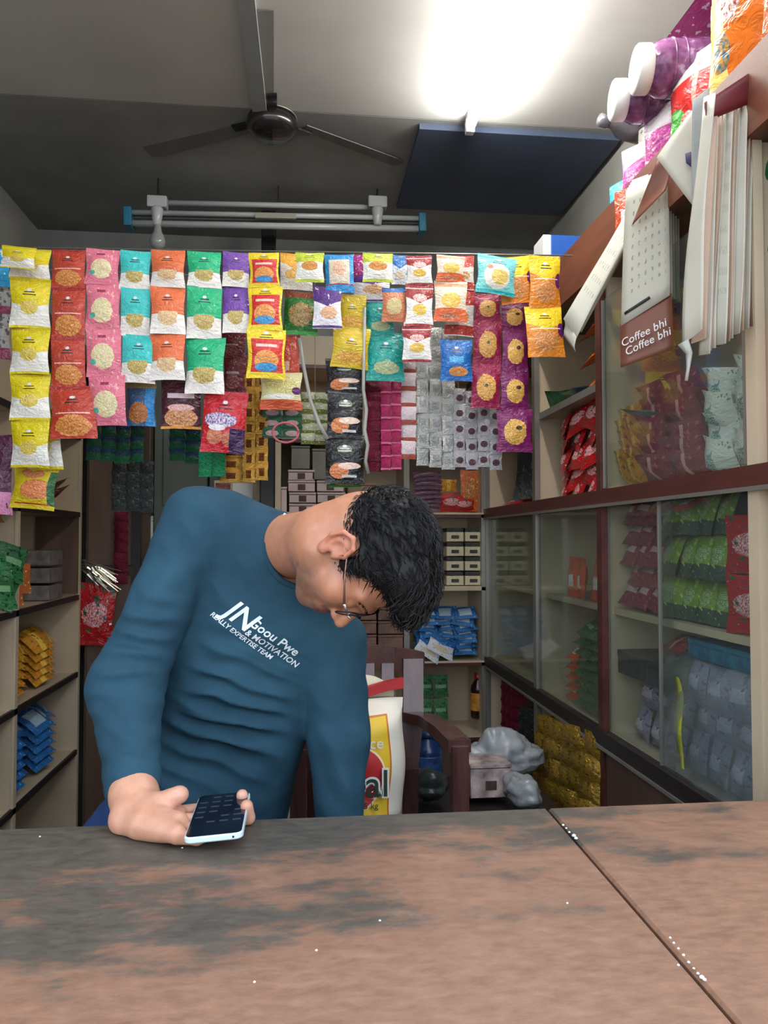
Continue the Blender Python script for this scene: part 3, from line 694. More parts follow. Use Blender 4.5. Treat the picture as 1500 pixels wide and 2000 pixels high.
strip('faded white packet with a purple edge behind the lime topped one', [(688, 530, 764, 590, -2)], 'purple_white', Y2)
strip('pair of sea green packets hanging one below the other', [(714, 588, 770, 655), (716, 650, 790, 744)], 'sea_teal', Y2)
strip('blue and white packet squeezed at the wire beside the maroon strip', [(764, 498, 796, 556)], 'blue_white_top', Y2)
strip('copper coloured packet with a blue top seal', [(746, 563, 794, 628)], 'copper_blue', Y1+.01)
strip('strip of three maroon and white packets with yellow snack pictures', [(794, 500, 844, 556), (792, 556, 846, 638), (786, 638, 842, 706)], 'maroon_white', Y1-.01)
strip('pair of cream and orange packets hanging at the wire', [(852, 500, 908, 550), (848, 550, 912, 628)], 'cream_orange', Y1)
strip('pair of maroon and white packets half hidden behind the cream and orange pair', [(888, 500, 926, 566), (868, 566, 928, 655)], 'red_white', Y2)
strip('royal blue packet with an orange snack picture', [(860, 664, 922, 744)], 'royal_blue', Y1+.02)
strip('large aqua packet with a cream picture hanging at the wire', [(930, 500, 1008, 575, 5)], 'aqua_cream', 2.05)
strip('orange and yellow packet tucked behind the large aqua packet', [(974, 502, 1042, 592, -8)], 'sun_orange', Y1)
strip('pair of yellow, orange and purple packets at the cabinet end of the wire', [(1032, 502, 1096, 600, -2), (1026, 600, 1102, 697, -3)], 'sun_orange', Y1-.02)
strip('strip of three crimson noodle packets', [(926, 575, 978, 628), (924, 628, 980, 712), (920, 712, 978, 796)], 'noodle', Y2)
strip('strip of four violet and crimson noodle packets beside the crimson strip', [(978, 590, 1030, 645), (980, 645, 1032, 724), (976, 724, 1034, 800), (970, 800, 1040, 882)], 'noodle_violet', Y2+.01)
strip('strip of three black snack packets with orange pictures', [(636, 702, 710, 768), (638, 764, 710, 856), (634, 852, 712, 944)], 'black', Y2)
strip('cream packet with a rust red base hanging below the yellow and red strip', [(508, 728, 590, 800)], 'cream_rust', Y2)
strip('rust red packet half hidden beside the yellow and red strip', [(544, 655, 586, 742)], 'rust', Y2+.01)
strip('dark blue packet with brown snacks hanging below the turquoise strip', [(248, 748, 305, 832)], 'blue_orange', Y2)
strip('maroon packet with a bun picture hanging below the orange strip', [(314, 742, 394, 837)], 'burger', Y2)
strip('wine red packets hanging behind the purple strip', [(433, 650, 480, 700), (436, 690, 482, 768)], 'wine', Y3)
strip('large red packet with chocolate pieces hanging below the green strip', [(394, 765, 482, 884, 4)], 'choco', Y2-.02)
strip('sky blue packet at the very end of the wire', [(-30, 484, 20, 560)], 'sky', Y2)
strip('grey and white packets hanging behind the sky blue one', [(-40, 545, 22, 612), (-40, 605, 20, 700)], 'greywhite', Y2+.02)
strip('plum coloured packet with a pink base hanging low past the yellow strip', [(-52, 850, 26, 1004)], 'plum', Y2+.03)
strip('small green and yellow packet hanging below the black strip', [(642, 934, 706, 952)], 'leaf_green', Y2+.02)

# sachet sheets: columns x rows of small joined sachets
def sheet(label, x0, y0, x1, y1, nc, nr, style, Y, seed=0, styles=None, thick=.35, name='hanging_sachet_sheet'):
    c, w_, h_ = xf(x0, y0, x1, y1, Y); top = c+Vector((0, 0, h_/2))
    t = thing(name, label, 'sachet sheet', top); r = random.Random(seed+99)
    cw, ch = w_/nc, h_/nr; hang_string(t, top, w_=w_)
    for i in range(nc):
        s = styles[i] if styles else style
        dz = r.uniform(-.15, .15)*ch
        for j in range(nr):
            mk('sachet', packet_data(s, r.randrange(2), thick, True), t, ((i+.5)*cw-w_/2, r.uniform(-.004, .004), -(j+.5)*ch+dz), (r.uniform(-.12, .12), 0, r.uniform(-.2, .2)), (cw*1.02, cw, ch*1.08))
    return t
sheet('golden foil sachet sheet hanging beside the large red packet', 474, 700, 524, 938, 2, 8, 'gold_foil', Y3, 1)
sheet('narrow golden foil sachet strip with curled end above the person', 430, 760, 474, 942, 1, 8, 'gold_foil', Y3+.03, 2)
sheet('bright green foil sachets hanging below the large red packet', 388, 872, 440, 930, 2, 4, 'green_foil', Y3, 3)
sheet('dark blue and green sachets hanging below the bun packet', 330, 836, 392, 902, 2, 3, 'blue_green_foil', Y3+.1, 4)
sheet('dark blue and green sachets hanging below the pink strip', 168, 828, 282, 902, 4, 3, 'blue_green_foil', Y3+.1, 5)
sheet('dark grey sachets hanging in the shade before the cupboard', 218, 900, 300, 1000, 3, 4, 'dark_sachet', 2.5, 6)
sheet('green and white sachets hanging below the cream and rust packet', 512, 796, 590, 856, 2, 3, 'leafy', Y3, 7)
sheet('olive and silver sachets hanging beside the black strip', 588, 765, 642, 866, 2, 5, 'olive_silver', Y3, 8)
sheet('dark wine foil sachets hanging beside the black strip', 714, 742, 746, 918, 1, 9, 'wine_foil', Y3, 9)
sheet('rose red foil sachets hanging beside the wine foil ones', 744, 742, 784, 916, 2, 7, 'pink_foil', Y3-.01, 10)
sheet('rust and white sachets hanging between the rose and silver sheets', 782, 700, 813, 900, 1, 6, 'rust_white', Y3, 11)
sheet('plain silver sachet sheet hanging behind the maroon strip', 813, 640, 888, 912, 3, 8, 'silver_foil', Y3+.01, 12)
sheet('silver sachet sheet with dark logos hanging behind the crimson noodles', 886, 760, 980, 912, 4, 5, 'silver_logo', Y3, 13)
# white ribbon strip and pink elastic loop
def ribbon(label, pts, w_, Y, m, name, cat, th=.0012):
    P = [atY(x, y, Y) for x, y in pts]; mb = MB(); vs = []; fs = []
    for i, p in enumerate(P):
        t = (P[min(i+1, len(P)-1)]-P[max(i-1, 0)]).normalized(); n = Vector((-t.z, 0, t.x))
        yy = .006*math.sin(i*1.3)
        for (a, b) in ((-1, 0), (1, 0), (1, th), (-1, th)): vs.append(p+n*a*w_/2+Vector((0, b+yy, 0)))
    for i in range(len(P)-1):
        for k in range(4): fs.append((i*4+k, i*4+(k+1) % 4, (i+1)*4+(k+1) % 4, (i+1)*4+k))
    fs += [(3, 2, 1, 0), tuple((len(P)-1)*4+k for k in range(4))]
    return tag(mb.add(vs, fs).build(name, m, None, True), label, cat)
m_rib = mat('pale_ribbon', (150, 148, 138), .4, var=.1)
ribbon('thin pale ribbon hanging down beside the black packet strip', [(712, 600), (710, 760), (716, 800), (712, 840), (718, 870), (714, 900), (720, 925)], .009, Y2-.03, m_rib, 'hanging_ribbon', 'ribbon')
ribbon('thin grey ribbon slanting down toward the olive and silver sachets', [(584, 660), (594, 720), (606, 780), (624, 830), (640, 858)], .010, Y2, m_rib, 'hanging_ribbon', 'ribbon')
lc = atY(558, 845, Y2)
MBl = MB().tube([(lc.x+.036*math.cos(t_), lc.y, lc.z+.028*math.sin(t_)) for t_ in np.linspace(0, 2*PI, 25)], .0035, 6)
tag(MBl.build('hanging_elastic_loop', mat('dusty_pink', (170, 84, 90), .6, var=0), None, True), 'dusty pink elastic loop hanging in front of green and white sachets', 'loop')

# ================================================================== SHELF GOODS
LAY = ['bottom', 'second', 'third', 'fourth', 'fifth', 'sixth', 'seventh', 'eighth', 'ninth', 'tenth']
CLM = ['nearest', 'second', 'third', 'fourth', 'fifth', 'farthest']
def goods(name, cat, label, group, style, items, seed=0, lo=True, thick=.35, grid=None):
    r = random.Random(seed); out = []; base_label = label
    P_ = np.array([it[0] for it in items]); n_ = len(items)
    if not grid and 1 < n_ <= 9:
        ax_ = int(np.argmax(P_.max(0)-P_.min(0))); rank = np.argsort(np.argsort(P_[:, ax_], kind='stable'))
        wd_ = {2: ('lowest', 'highest', 'lowest'), 1: ('nearest counter', 'farthest from counter', 'from counter'), 0: ('farthest from the cabinet', 'nearest the cabinet', 'toward the cabinet')}[ax_]
    for i_, (loc, rot, sc) in enumerate(items):
        if not grid and 1 < n_ <= 9:
            k_ = int(rank[i_]); label = base_label + ', ' + (wd_[0] if k_ == 0 else wd_[1] if k_ == n_-1 else LAY[k_]+' '+wd_[2])
        if grid:
            c_, l_, nc_ = grid(i_); label = base_label + ', %s layer' % LAY[l_] + (', %s column' % ('farthest' if c_ == nc_-1 else CLM[c_]) if nc_ > 1 else '')
        o = mk(name, packet_data(style, r.randrange(3), thick, lo), None, loc, rot, sc)
        out.append(tag(o, label, cat, group if len(items) > 1 else None))
    return out
def flat_stack(y0, y1, x0, x1, z0, z1, cols, layers, dims, seed=0, along='y'):
    """packets lying flat in columns; dims (w across the opening, depth into the shelf)"""
    r = random.Random(seed); it = []; lz = (z1-z0)/layers
    for c in range(cols):
        for l in range(layers):
            yy = y0+(c+.5)*(y1-y0)/cols; xx = (x0+x1)/2
            if along == 'y': loc = (xx+r.uniform(-.012, .012), yy+r.uniform(-.006, .006), z0+(l+.5)*lz)
            else: loc = (yy+r.uniform(-.006, .006), xx+r.uniform(-.012, .012), z0+(l+.5)*lz)
            rot = (PI/2+r.uniform(-.04, .04), r.uniform(-.05, .05), (PI/2 if along == 'y' else 0)+r.uniform(-.15, .15))
            it.append((loc, rot, (dims[0], lz*4.2, dims[1])))
    return it
def shingle(y0, y1, x, z, dz, cols, layers, w_, h_, tilt, seed=0, rz=-PI/2, jit=.12):
    r = random.Random(seed); it = []
    for c in range(cols):
        for l in range(layers):
            it.append(((x+r.uniform(-.008, .008), y0+(c+.5)*(y1-y0)/cols+r.uniform(-.005, .005), z+l*dz+.5*h_*abs(math.cos(tilt))*.5), (tilt+r.uniform(-.08, .08), r.uniform(-.06, .06), rz+r.uniform(-jit, jit)), (w_, .075, h_)))
    return it
def stand_rows(y0, y1, n, x, z, w_, h_, lean=0, seed=0, along='y', face=None):
    r = random.Random(seed); it = []
    for i in range(n):
        yy = y0+(i+.5)*(y1-y0)/n
        if along == 'y': loc = (x+r.uniform(-.008, .008), yy, z+h_/2); rot = (lean+r.uniform(-.08, .08), 0, -PI/2+r.uniform(-.2, .2))
        else: loc = (yy, x+r.uniform(-.008, .008), z+h_/2); rot = (lean+r.uniform(-.08, .08), 0, r.uniform(-.2, .2))
        it.append((loc, rot, (w_, w_, h_)))
    return it
GS = 'snack_packet'
# --- upper glass bay
goods(GS, 'packet', 'golden packet stacked behind the upper glass', 'golden packets behind the upper glass', 'gold_pack', shingle(1.845, 1.975, .86, 1.505, .027, 2, 6, .068, .085, .55, 1), 1, grid=lambda i: (i//6, i % 6, 2), thick=.5)
goods(GS, 'packet', 'maroon packet stacked behind the upper glass', 'maroon packets behind the upper glass', 'maroon_pack', shingle(1.56, 1.84, .86, 1.505, .028, 2, 7, .142, .085, .55, 2), 2, grid=lambda i: (i//7, i % 7, 2), thick=.5)
goods(GS, 'packet', 'white packet leaning behind the upper glass', 'white packets behind the upper glass', 'white_pack',
      [((.865+.012*(i % 2), 1.375+.115*(i//4), 1.515+.048*(i % 4)), (.5, .22, -PI/2+.2*(i % 2)-.1), (.13, .15, .10)) for i in range(8)], 3, grid=lambda i: (i//4, i % 4, 2), thick=.5)
goods(GS, 'packet', 'turquoise packet lying on top of the golden stack', None, 'sea_teal', [((.88, 1.80, 1.65), (PI/2+.2, .1, .7), (.13, .07, .16))], 4)
goods(GS, 'packet', 'yellow and orange packet hanging inside the upper glass bay', 'hanging packets inside the upper glass bay', 'sun_orange',
      [((.95, 1.93, 1.74+.11*i), (0, .1, -.3), (.10, .10, .12)) for i in range(3)], 5)
# near right sliver
goods(GS, 'packet', 'red and yellow packet stacked at the near cabinet end', 'red and yellow packets at the near cabinet end', 'hot_orange', shingle(1.175, 1.265, .86, 1.50, .024, 1, 9, .085, .08, .5, 6), 6, grid=lambda i: (0, i, 1))
goods(GS, 'packet', 'blue and green packet hanging at the near cabinet top', 'blue and green packets hanging at the near cabinet end', 'blue_green_foil',
      [((.86, 1.215, 1.80+.12*i), (0, .2*i, -1.0), (.11, .11, .14)) for i in range(3)], 7)
goods(GS, 'packet', 'white bag standing in the near lower end of the cabinet', None, 'white_pack', [((.93, 1.2, 1.28), (0, 0, -.6), (.10, .08, .22))], 8)
# --- upper open bay
goods(GS, 'packet', 'orange brown packet in the open upper bay', 'orange brown packets in the open upper bay', 'orange_pack',
      [((.87+.04*(i % 2), 2.06+.11*j, 1.81+.042*i), (PI/2-.6, .2, PI/2+.3*(i % 2)), (.11, .08, .11)) for j in range(2) for i in range(7-2*j)], 9, grid=lambda i: (i//7, i % 7, 2))
goods('jar_packet', 'packet', 'dark foil packet lying on the open upper shelf', 'dark foil packets on the open upper shelf', 'blue_green_foil',
      [((.88+.03*(i % 2), 2.32+.09*i, 1.815), (PI/2, .3*i, .5*i), (.11, .09, .11)) for i in range(3)], 10)
its = []
for j in range(4):
    for i in range(5):
        its.append(((.855+.01*(i % 2), 2.05+.12*j+.02*(i % 2), 1.50+.055*i), (-.35, .25*((i+j) % 3-1), -PI/2+.25*((i*j) % 3-1)), (.13, .09, .10)))
goods(GS, 'packet', 'red packet with green print in the open middle bay', 'red packets in the open middle bay', 'red_pack', its, 11, grid=lambda i: (i//5, i % 5, 4))
goods(GS, 'packet', 'dark bag hanging in the far open bay of the cabinet', 'dark bags in the far open bay', 'dark_pack', [((.92, 2.9+.1*i, 1.62+.0*i), (0, .1, -.4), (.13, .1, .24)) for i in range(2)], 12)
goods(GS, 'packet', 'red bag lying flat in the far open bay of the cabinet', 'red bags in the far open bay', 'red_pack', [((.90, 3.06+.07*i, 1.50), (PI/2-.3, 0, PI/2), (.16, .12, .2)) for i in range(2)], 13)
# --- lower near glass bay, upper level
its = [((.865+.012*(i % 2), 1.785+.07*j, 1.215+.052*i), (-.55, .1, -PI/2+.2*((i+j) % 3-1)), (.08, .09, .09)) for j in range(3) for i in range(5)]
goods(GS, 'packet', 'rose red packet piled behind the middle glass', 'rose packets behind the middle glass', 'rose_pack', its, 14, grid=lambda i: (i//5, i % 5, 3))
for lv in range(3):
    goods(GS, 'packet', ['lime green packet in the lowest row behind glass', 'lime green packet in the centre row behind glass', 'lime green packet in the top row behind glass'][lv],
          ['lowest', 'centre', 'top'][lv]+' row of lime packets', 'lime_pack', stand_rows(1.455, 1.74, 4, .86, 1.168+.094*lv, .085, .098, -.25, 20+lv), 20+lv)
goods(GS, 'packet', 'tall red packet standing beside the lime green rows', 'tall red packets beside the lime rows', 'red_pack', [((.85, 1.375, 1.225+.115*i), (0, 0, -1.2), (.12, .08, .115)) for i in range(2)], 15)
goods(GS, 'packet', 'small orange and red packet lying on the rose pile', 'orange red packets on the rose pile', 'hot_orange', [((.86, 1.62+.1*i, 1.43), (PI/2-.4, 0, PI/2), (.10, .05, .09)) for i in range(2)], 16)
# lower level
def box_pack(name, label, cat, x0, x1, y0, y1, z0, z1, m, group=None, band=None):
    t = thing(name, label, cat, ((x0+x1)/2, (y0+y1)/2, z0), group)
    hx, hy, hz_ = (x1-x0)/2, (y1-y0)/2, z1-z0
    MB().box(-hx, hx, -hy, hy, 0, hz_*.72, bev=.002).build('box_body', m, t)
    MB().box(-hx-.001, hx+.001, -hy-.001, hy+.001, hz_*.72, hz_, bev=.002).build('lid', band or m, t)
    return t
m_dbox = mat('dark_grey_card', (66, 68, 72), .5); m_tbox = mat('teal_blue_card', (40, 110, 140), .45, var=.3, scale=40)
for i in (2,):
    for j in range(3): box_pack('carton', 'dark grey carton behind the lower glass, %s from the counter' % CLM[j], 'carton', .83, 1.0, 1.70+.088*j, 1.784+.088*j, 1.0, 1.06, m_dbox, 'dark grey cartons behind the lower glass')
for j in range(4): box_pack('carton', 'teal blue carton lying on the purple and white packs, %s from the counter' % CLM[j], 'carton', .84, .98, 1.33+.07*j, 1.397+.07*j, 1.095, 1.135, m_tbox, 'teal blue cartons on the purple packs')
goods(GS, 'packet', 'small dark red packet with pale lettering lying on the purple packs', None, 'maroon_pack', [((.85, 1.66, 1.115), (PI/2-.5, 0, PI/2), (.10, .05, .07))], 17)
its = [((.85+.02*(i % 2), 1.335+.082*j, .895+.075*i), (-.12, .06*((i+j) % 3-1), -PI/2+.12*((i*j) % 3-1)), (.086, .10, .09)) for j in range(4) for i in range(3)]
goods(GS, 'packet', 'purple and white film pack behind the lower glass', 'purple and white packs behind the lower glass', 'violet_clear', its, 18, lo=False, grid=lambda i: (i//3, i % 3, 4))
its = [((.87+.02*(i % 2), 1.71+.09*j, .882+.078*i), (-.12, .06, -PI/2+.1*((i*j) % 3-1)), (.088, .12, .082)) for j in range(3) for i in range(2)]
goods(GS, 'packet', 'violet film pack under the dark grey cartons', 'violet packs under the grey cartons', 'violet_clear', its, 19, lo=False, grid=lambda i: (i//2, i % 2, 3))
mm = glass_mat('clear_film', (225, 228, 236), 1.6, haze=.16)
mb = MB(); vs = []; fs = []; n1_, n2_ = 22, 16
for i in range(n1_+1):
    for j in range(n2_+1):
        y = 1.31+.36*i/n1_; z = .84+.265*j/n2_
        x = .815-.004+.006*math.sin(17*y*3+2*z*9)+.005*math.sin(31*z+y*20)+(.05*max(0, (j-12)/4)**2)
        vs.append((x, y, z))
for i in range(n1_):
    for j in range(n2_): a = i*(n2_+1)+j; fs.append((a, a+1, a+n2_+2, a+n2_+1))
tag(mb.add(vs, fs).build('plastic_wrap', mm, None, True), 'clear plastic wrap draped over the purple and white packs', 'plastic wrap')
a = atX(1318, 1322, .802); b = atX(1326, 1500, .802)
ribbon_m = mat('yellow_tape', (206, 196, 50), .4, var=.1)
mb = MB(); vs = []; fs = []
for i in range(13):
    t_ = i/12; y = a.y+(b.y-a.y)*t_-.006*math.sin(t_*7); z = a.z+(b.z-a.z)*t_; w_ = (.008+.014*math.sin(PI*min(1, t_*1.1))**.7)*.8+.004
    x = .806+.002*math.sin(9*t_)
    for (dy, dx) in ((-1, 0), (1, 0), (1, .0012), (-1, .0012)): vs.append((x+dx, y+dy*w_*.8, z))
for i in range(12):
    for k in range(4): fs.append((i*4+k, i*4+(k+1) % 4, (i+1)*4+(k+1) % 4, (i+1)*4+k))
tag(mb.add(vs, fs).build('hanging_yellow_tape', ribbon_m, None, True), 'bright yellow paper strip hanging behind the lower glass door', 'paper strip')
# --- lower far glass bay
goods(GS, 'packet', 'orange and red packet standing in the far glass bay', 'orange and red packets in the far glass bay', 'hot_orange', stand_rows(2.03, 2.42, 4, .86, 1.166, .085, .13, -.1, 24), 24)
its = [((.865, 2.05+.095*j, .875+.03*i), (-.95, .08*((i*3+j) % 3-1), -PI/2+.15*((i+j) % 3-1)), (.095, .07, .085)) for j in range(3) for i in range(8)]
goods(GS, 'packet', 'dark green packet stacked low in the far glass bay', 'green packets low in the far glass bay', 'green_pack', its, 25, grid=lambda i: (i//8, i % 8, 3))
goods(GS, 'packet', 'red packet in the small stack beside the dark green packets', 'red packets beside the green stack', 'hot_orange', [((.875, 2.36, .875+.03*i), (-.95, 0, -PI/2), (.08, .07, .085)) for i in range(5)], 26)
# --- open space under the cabinet
r = random.Random(4); its = []
for j in range(6):
    for i in range(6):
        its.append(((.79-.006*i, 2.03+.085*j+r.uniform(-.01, .01), .79-.06*i-.02*j*.5), (r.uniform(-.15, .1), r.uniform(-.1, .1), -PI/2+.5+r.uniform(-.2, .2)), (.085, .08, .075)))
goods('foil_sachet', 'sachet', 'dull gold sachet hanging under the cabinet rail', 'gold sachets under the cabinet', 'dull_gold', its, 27, grid=lambda i: (i//6, 5-i % 6, 6))
its = [((.84, 2.95+.07*j, .76-.05*i), (0, .1, -.9), (.07, .07, .055)) for j in range(3) for i in range(5)]
goods('foil_sachet', 'sachet', 'dark red sachet hanging far under the cabinet', 'red sachets under the cabinet', 'wine_foil', its, 28, grid=lambda i: (i//5, 4-i % 5, 3))
its = [((.83, 2.66+.07*j, .70-.05*i), (0, .1, -.9), (.07, .07, .055)) for j in range(3) for i in range(5)]
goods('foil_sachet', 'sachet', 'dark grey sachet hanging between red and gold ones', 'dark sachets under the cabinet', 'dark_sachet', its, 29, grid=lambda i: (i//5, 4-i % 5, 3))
tag(MB().box(.83, 1.06, 2.62, 3.15, .77, .80, bev=.003).build('dark_tray', mat('dark_violet_card', (40, 34, 56), .5)), 'dark violet flat tray above the dark red sachets', 'tray')

# --- back shelves: px on the shelf front plane
def bx(px, py, Y=3.34): return atY(px, py, Y)
m_card = mat('pale_pink_card', (206, 186, 182), .7, var=.05); m_cardlid = mat('card_edge_dark', (88, 62, 56), .7, var=.1)
m_logo = mat('brown_print', (84, 58, 46), .7, var=.2, scale=90)
def snap(y1, Y):
    if Y < 3.2: return 0
    for yr, sz_ in ((1004, 1.461), (1140, 1.146), (1304, .821)):
        if y1 <= yr+1: return sz_-atY(750, yr, Y).z+.0005
    return 0
def carton(x0, y0, x1, y1, label, group, Y=3.30, dep=.2, logo=True, m=None):
    a = atY(x0, y1, Y); b = atY(x1, y0, Y); w_, h_ = b.x-a.x, b.z-a.z; a.z += snap(y1, Y)
    t = thing('carton', label, 'carton', ((a.x+b.x)/2, Y+dep/2, a.z), group)
    MB().box(-w_/2+.002, w_/2-.002, -dep/2, dep/2, 0, h_-.012, bev=.002).build('box_body', m or m_card, t)
    MB().box(-w_/2+.001, w_/2-.001, -dep/2-.002, dep/2, h_-.009, h_-.001).build('lid', m or m_card, t)
    MB().box(-w_/2+.003, w_/2-.003, -dep/2+.003, dep/2, h_-.0125, h_-.0085).build('lid_gap', m_cardlid, t)
    if logo:
        mb = MB(); mb.box(-.016, .016, -dep/2-.0012, -dep/2, h_*.36-.012, h_*.36+.014, bev=.0005); mb.build('printed_mark', m_logo, t)
rows = [(888, 917), (912, 942), (937, 964), (961, 988), (985, 1009)]
ys_ = [870+0, ]
lay = [(562, 919, 615, 939), (562, 940, 616, 961), (564, 963, 618, 983), (564, 985, 618, 1004)]
for (x0, y0, x1, y1), wd in zip(lay, ('topmost', 'second from top', 'third from top', 'lowest')):
    carton(x0, y0, x1, y1, 'small pale carton with a square mark, %s of the post side stack' % wd, None)
for (x0, y0, x1, y1), wd in zip([(618, 940, 672, 961), (619, 963, 675, 983), (619, 985, 675, 1004)], ('topmost', 'middle', 'lowest')):
    carton(x0, y0, x1, y1, 'pale carton with a square mark, %s of the second stack of white boxes' % wd, None)
carton(548, 952, 561, 1004, 'narrow pale carton standing upright beside the white boxes', None, logo=False)
m_gbox = mat('grey_card', (126, 120, 112), .7)
carton(568, 872, 606, 917, 'grey cube carton on top of the first white carton stack', None, logo=False, m=m_gbox)
carton(609, 878, 640, 938, 'grey cube carton on top of the second white carton stack', None, logo=False, m=m_gbox)
m_tan = mat('tan_card', (150, 118, 100), .7)
carton(678, 945, 735, 972, 'flat tan carton lying beside the white cartons, upper one', None, logo=False, m=m_tan)
carton(678, 974, 740, 1004, 'flat tan carton lying beside the white cartons, lower one', None, logo=False, m=m_tan)
def bgoods(label, group, style, boxes, Y=3.36, seed=0, rot=None, thick=.3, name=GS, cat='packet'):
    r = random.Random(seed); it = []
    for (x0, y0, x1, y1) in boxes:
        c, w_, h_ = xf(x0, y0, x1, y1, Y); it.append((c, rot or (r.uniform(-.1, .1), r.uniform(-.06, .06), r.uniform(-.1, .1)), (w_, w_*.9, h_)))
    return goods(name, cat, label, group, style, it, seed, thick=thick)
bgoods('flat purple and white packet stacked on the back shelf', 'purple and white stack on the upper back shelf', 'purple_stack', [(806+((i*7) % 5), 921+i*8.6, 862+((i*5) % 4), 933+i*8.6) for i in range(9)], seed=31, thick=.9)
bgoods('bright red bag lying on the upper back shelf', 'red bags on the upper back shelf', 'red_pack', [(856, 962, 905, 1000), (880, 968, 930, 1000)], seed=32, thick=.5)
bgoods('tall brown and amber bag standing on the upper back shelf', None, 'orange_pack', [(898, 918, 940, 1000)], seed=33)
bgoods('tan and cream packet lying on top of the red bags', None, 'gold_pack', [(860, 936, 892, 960)], seed=34)
# cream and dark soap-like cartons
m_cream = mat('cream_card', (206, 198, 166), .6, var=.12, scale=60); m_sooty = mat('black_print', (52, 52, 44), .6, var=.4, scale=50)
def soap(x0, y0, x1, y1, label, group, Y=3.32, dep=.14):
    a = atY(x0, y1, Y); b = atY(x1, y0, Y); w_, h_ = b.x-a.x, b.z-a.z; a.z += snap(y1, Y)
    t = thing('carton', label, 'carton', ((a.x+b.x)/2, Y+dep/2, a.z), group)
    MB().box(-w_/2+.001, w_/2-.001, -dep/2, dep/2, 0, h_*.68, bev=.002).build('box_body', m_cream, t)
    MB().box(-w_/2+.002, w_/2-.002, -dep/2+.004, dep/2, h_*.68, h_*.98, bev=.002).build('dark_top', m_sooty, t)
    MB().box(-w_*.22, w_*.22, -dep/2-.001, -dep/2, h_*.2, h_*.45).build('printed_label', m_sooty, t)
for rr, wd in enumerate(('top', 'second', 'third', 'bottom')):
    for cc in range(2):
        x0 = 872+36*cc; soap(x0, 1026+28.5*rr, x0+34, 1053+28.5*rr, 'cream and black carton in the %s row on the back shelf, %s' % (wd, ('nearer the hair', 'nearer the glass')[cc]), '%s row of cream and black cartons' % wd)
    for cc in range(2):
        x0 = 955+42*cc; soap(x0, 1026+28.5*rr, x0+36, 1053+28.5*rr, 'cream and black carton in the %s row through the far glass, %s' % (wd, ('outer one', 'inner one')[cc]), '%s row of cream and black cartons behind glass' % wd)
# blue packets on the lower back shelf
its = []
r = random.Random(8)
for rr in range(7):
    for cc in range(3):
        c = atY(836+cc*35+r.uniform(-4, 4), 1266-rr*11.5, 3.36+.04*(cc % 2)); its.append((c, (-.95+r.uniform(-.15, .15), r.uniform(-.15, .15), r.uniform(-.3, .3)), (.10, .06, .085)))
goods(GS, 'packet', 'blue packet piled on the lower back shelf', 'blue packets on the lower back shelf', 'blue_pack', its, 35, grid=lambda i: (i % 3, i//3, 3))
its = []
for rr in range(6):
    for cc in range(2):
        c = atY(978+cc*42+r.uniform(-4, 4), 1266-rr*12, 3.36); its.append((c, (-.95+r.uniform(-.15, .15), r.uniform(-.15, .15), r.uniform(-.3, .3)), (.11, .06, .085)))
goods(GS, 'packet', 'blue packet piled behind the far glass', 'blue packets behind the far glass', 'blue_pack', its, 36, grid=lambda i: (i % 2, i//2, 2))
goods(GS, 'packet', 'pale blue and white packet leaning on the blue pile', 'pale packets leaning on the blue pile', 'blue_white_top', [(atY(862, 1262, 3.31), (-.7, .5, .1), (.13, .06, .10)), (atY(838, 1268, 3.30), (-.7, .6, 0), (.12, .06, .09))], 37)
bgoods('glossy green packet standing on the lowest back shelf', 'green packets on the lowest back shelf', 'green_pack', [(818+29*i, 1318+46*j, 846+29*i, 1362+46*j) for i in range(2) for j in range(2)], seed=38)
def bottle(px, py0, py1, Y, label, m_body, m_label, m_cap, rad):
    a = atY(px, py1, Y); b = atY(px, py0, Y); h_ = b.z-a.z
    t = thing('bottle', label, 'bottle', a)
    MB().lathe([(rad*.9, 0), (rad, .01), (rad, h_*.62), (rad*.9, h_*.72), (rad*.45, h_*.84), (rad*.42, h_*.88)], n=24).build('bottle_body', m_body, t, True)
    MB().lathe([(rad*1.01, h_*.18), (rad*1.015, h_*.2), (rad*1.015, h_*.55), (rad*1.01, h_*.57)], n=24).build('paper_label', m_label, t, True)
    MB().lathe([(rad*.5, h_*.87), (rad*.52, h_*.89), (rad*.52, h_), (rad*.1, h_)], n=20).build('cap', m_cap, t, True)
m_amber = mat('amber_label', (190, 130, 50), .4, var=.3, scale=60); m_cola = mat('dark_brown_plastic', (40, 20, 18), .15, var=0); m_redcap = mat('red_cap', (150, 30, 34), .35, var=0)
bottle(934, 1314, 1402, 3.38, 'dark round bottle with an amber label and red cap on the lowest back shelf', m_cola, m_amber, m_redcap, .034)
# grey boxes behind the far glass? brown cartons behind the chair
m_brc = mat('brown_carton', (126, 94, 80), .7, var=.2, scale=20)
for rr, wd in enumerate(('topmost', 'second', 'third', 'lowest')):
    for cc in range(2):
        x0 = 690+52*cc
        carton(x0-4, 1196+27*rr, x0+46, 1222+27*rr, 'brown carton in the %s row behind the chair, %s' % (wd, ('nearer the person', 'nearer the blue packets')[cc]), '%s row of brown cartons' % wd, logo=False, m=m_brc)

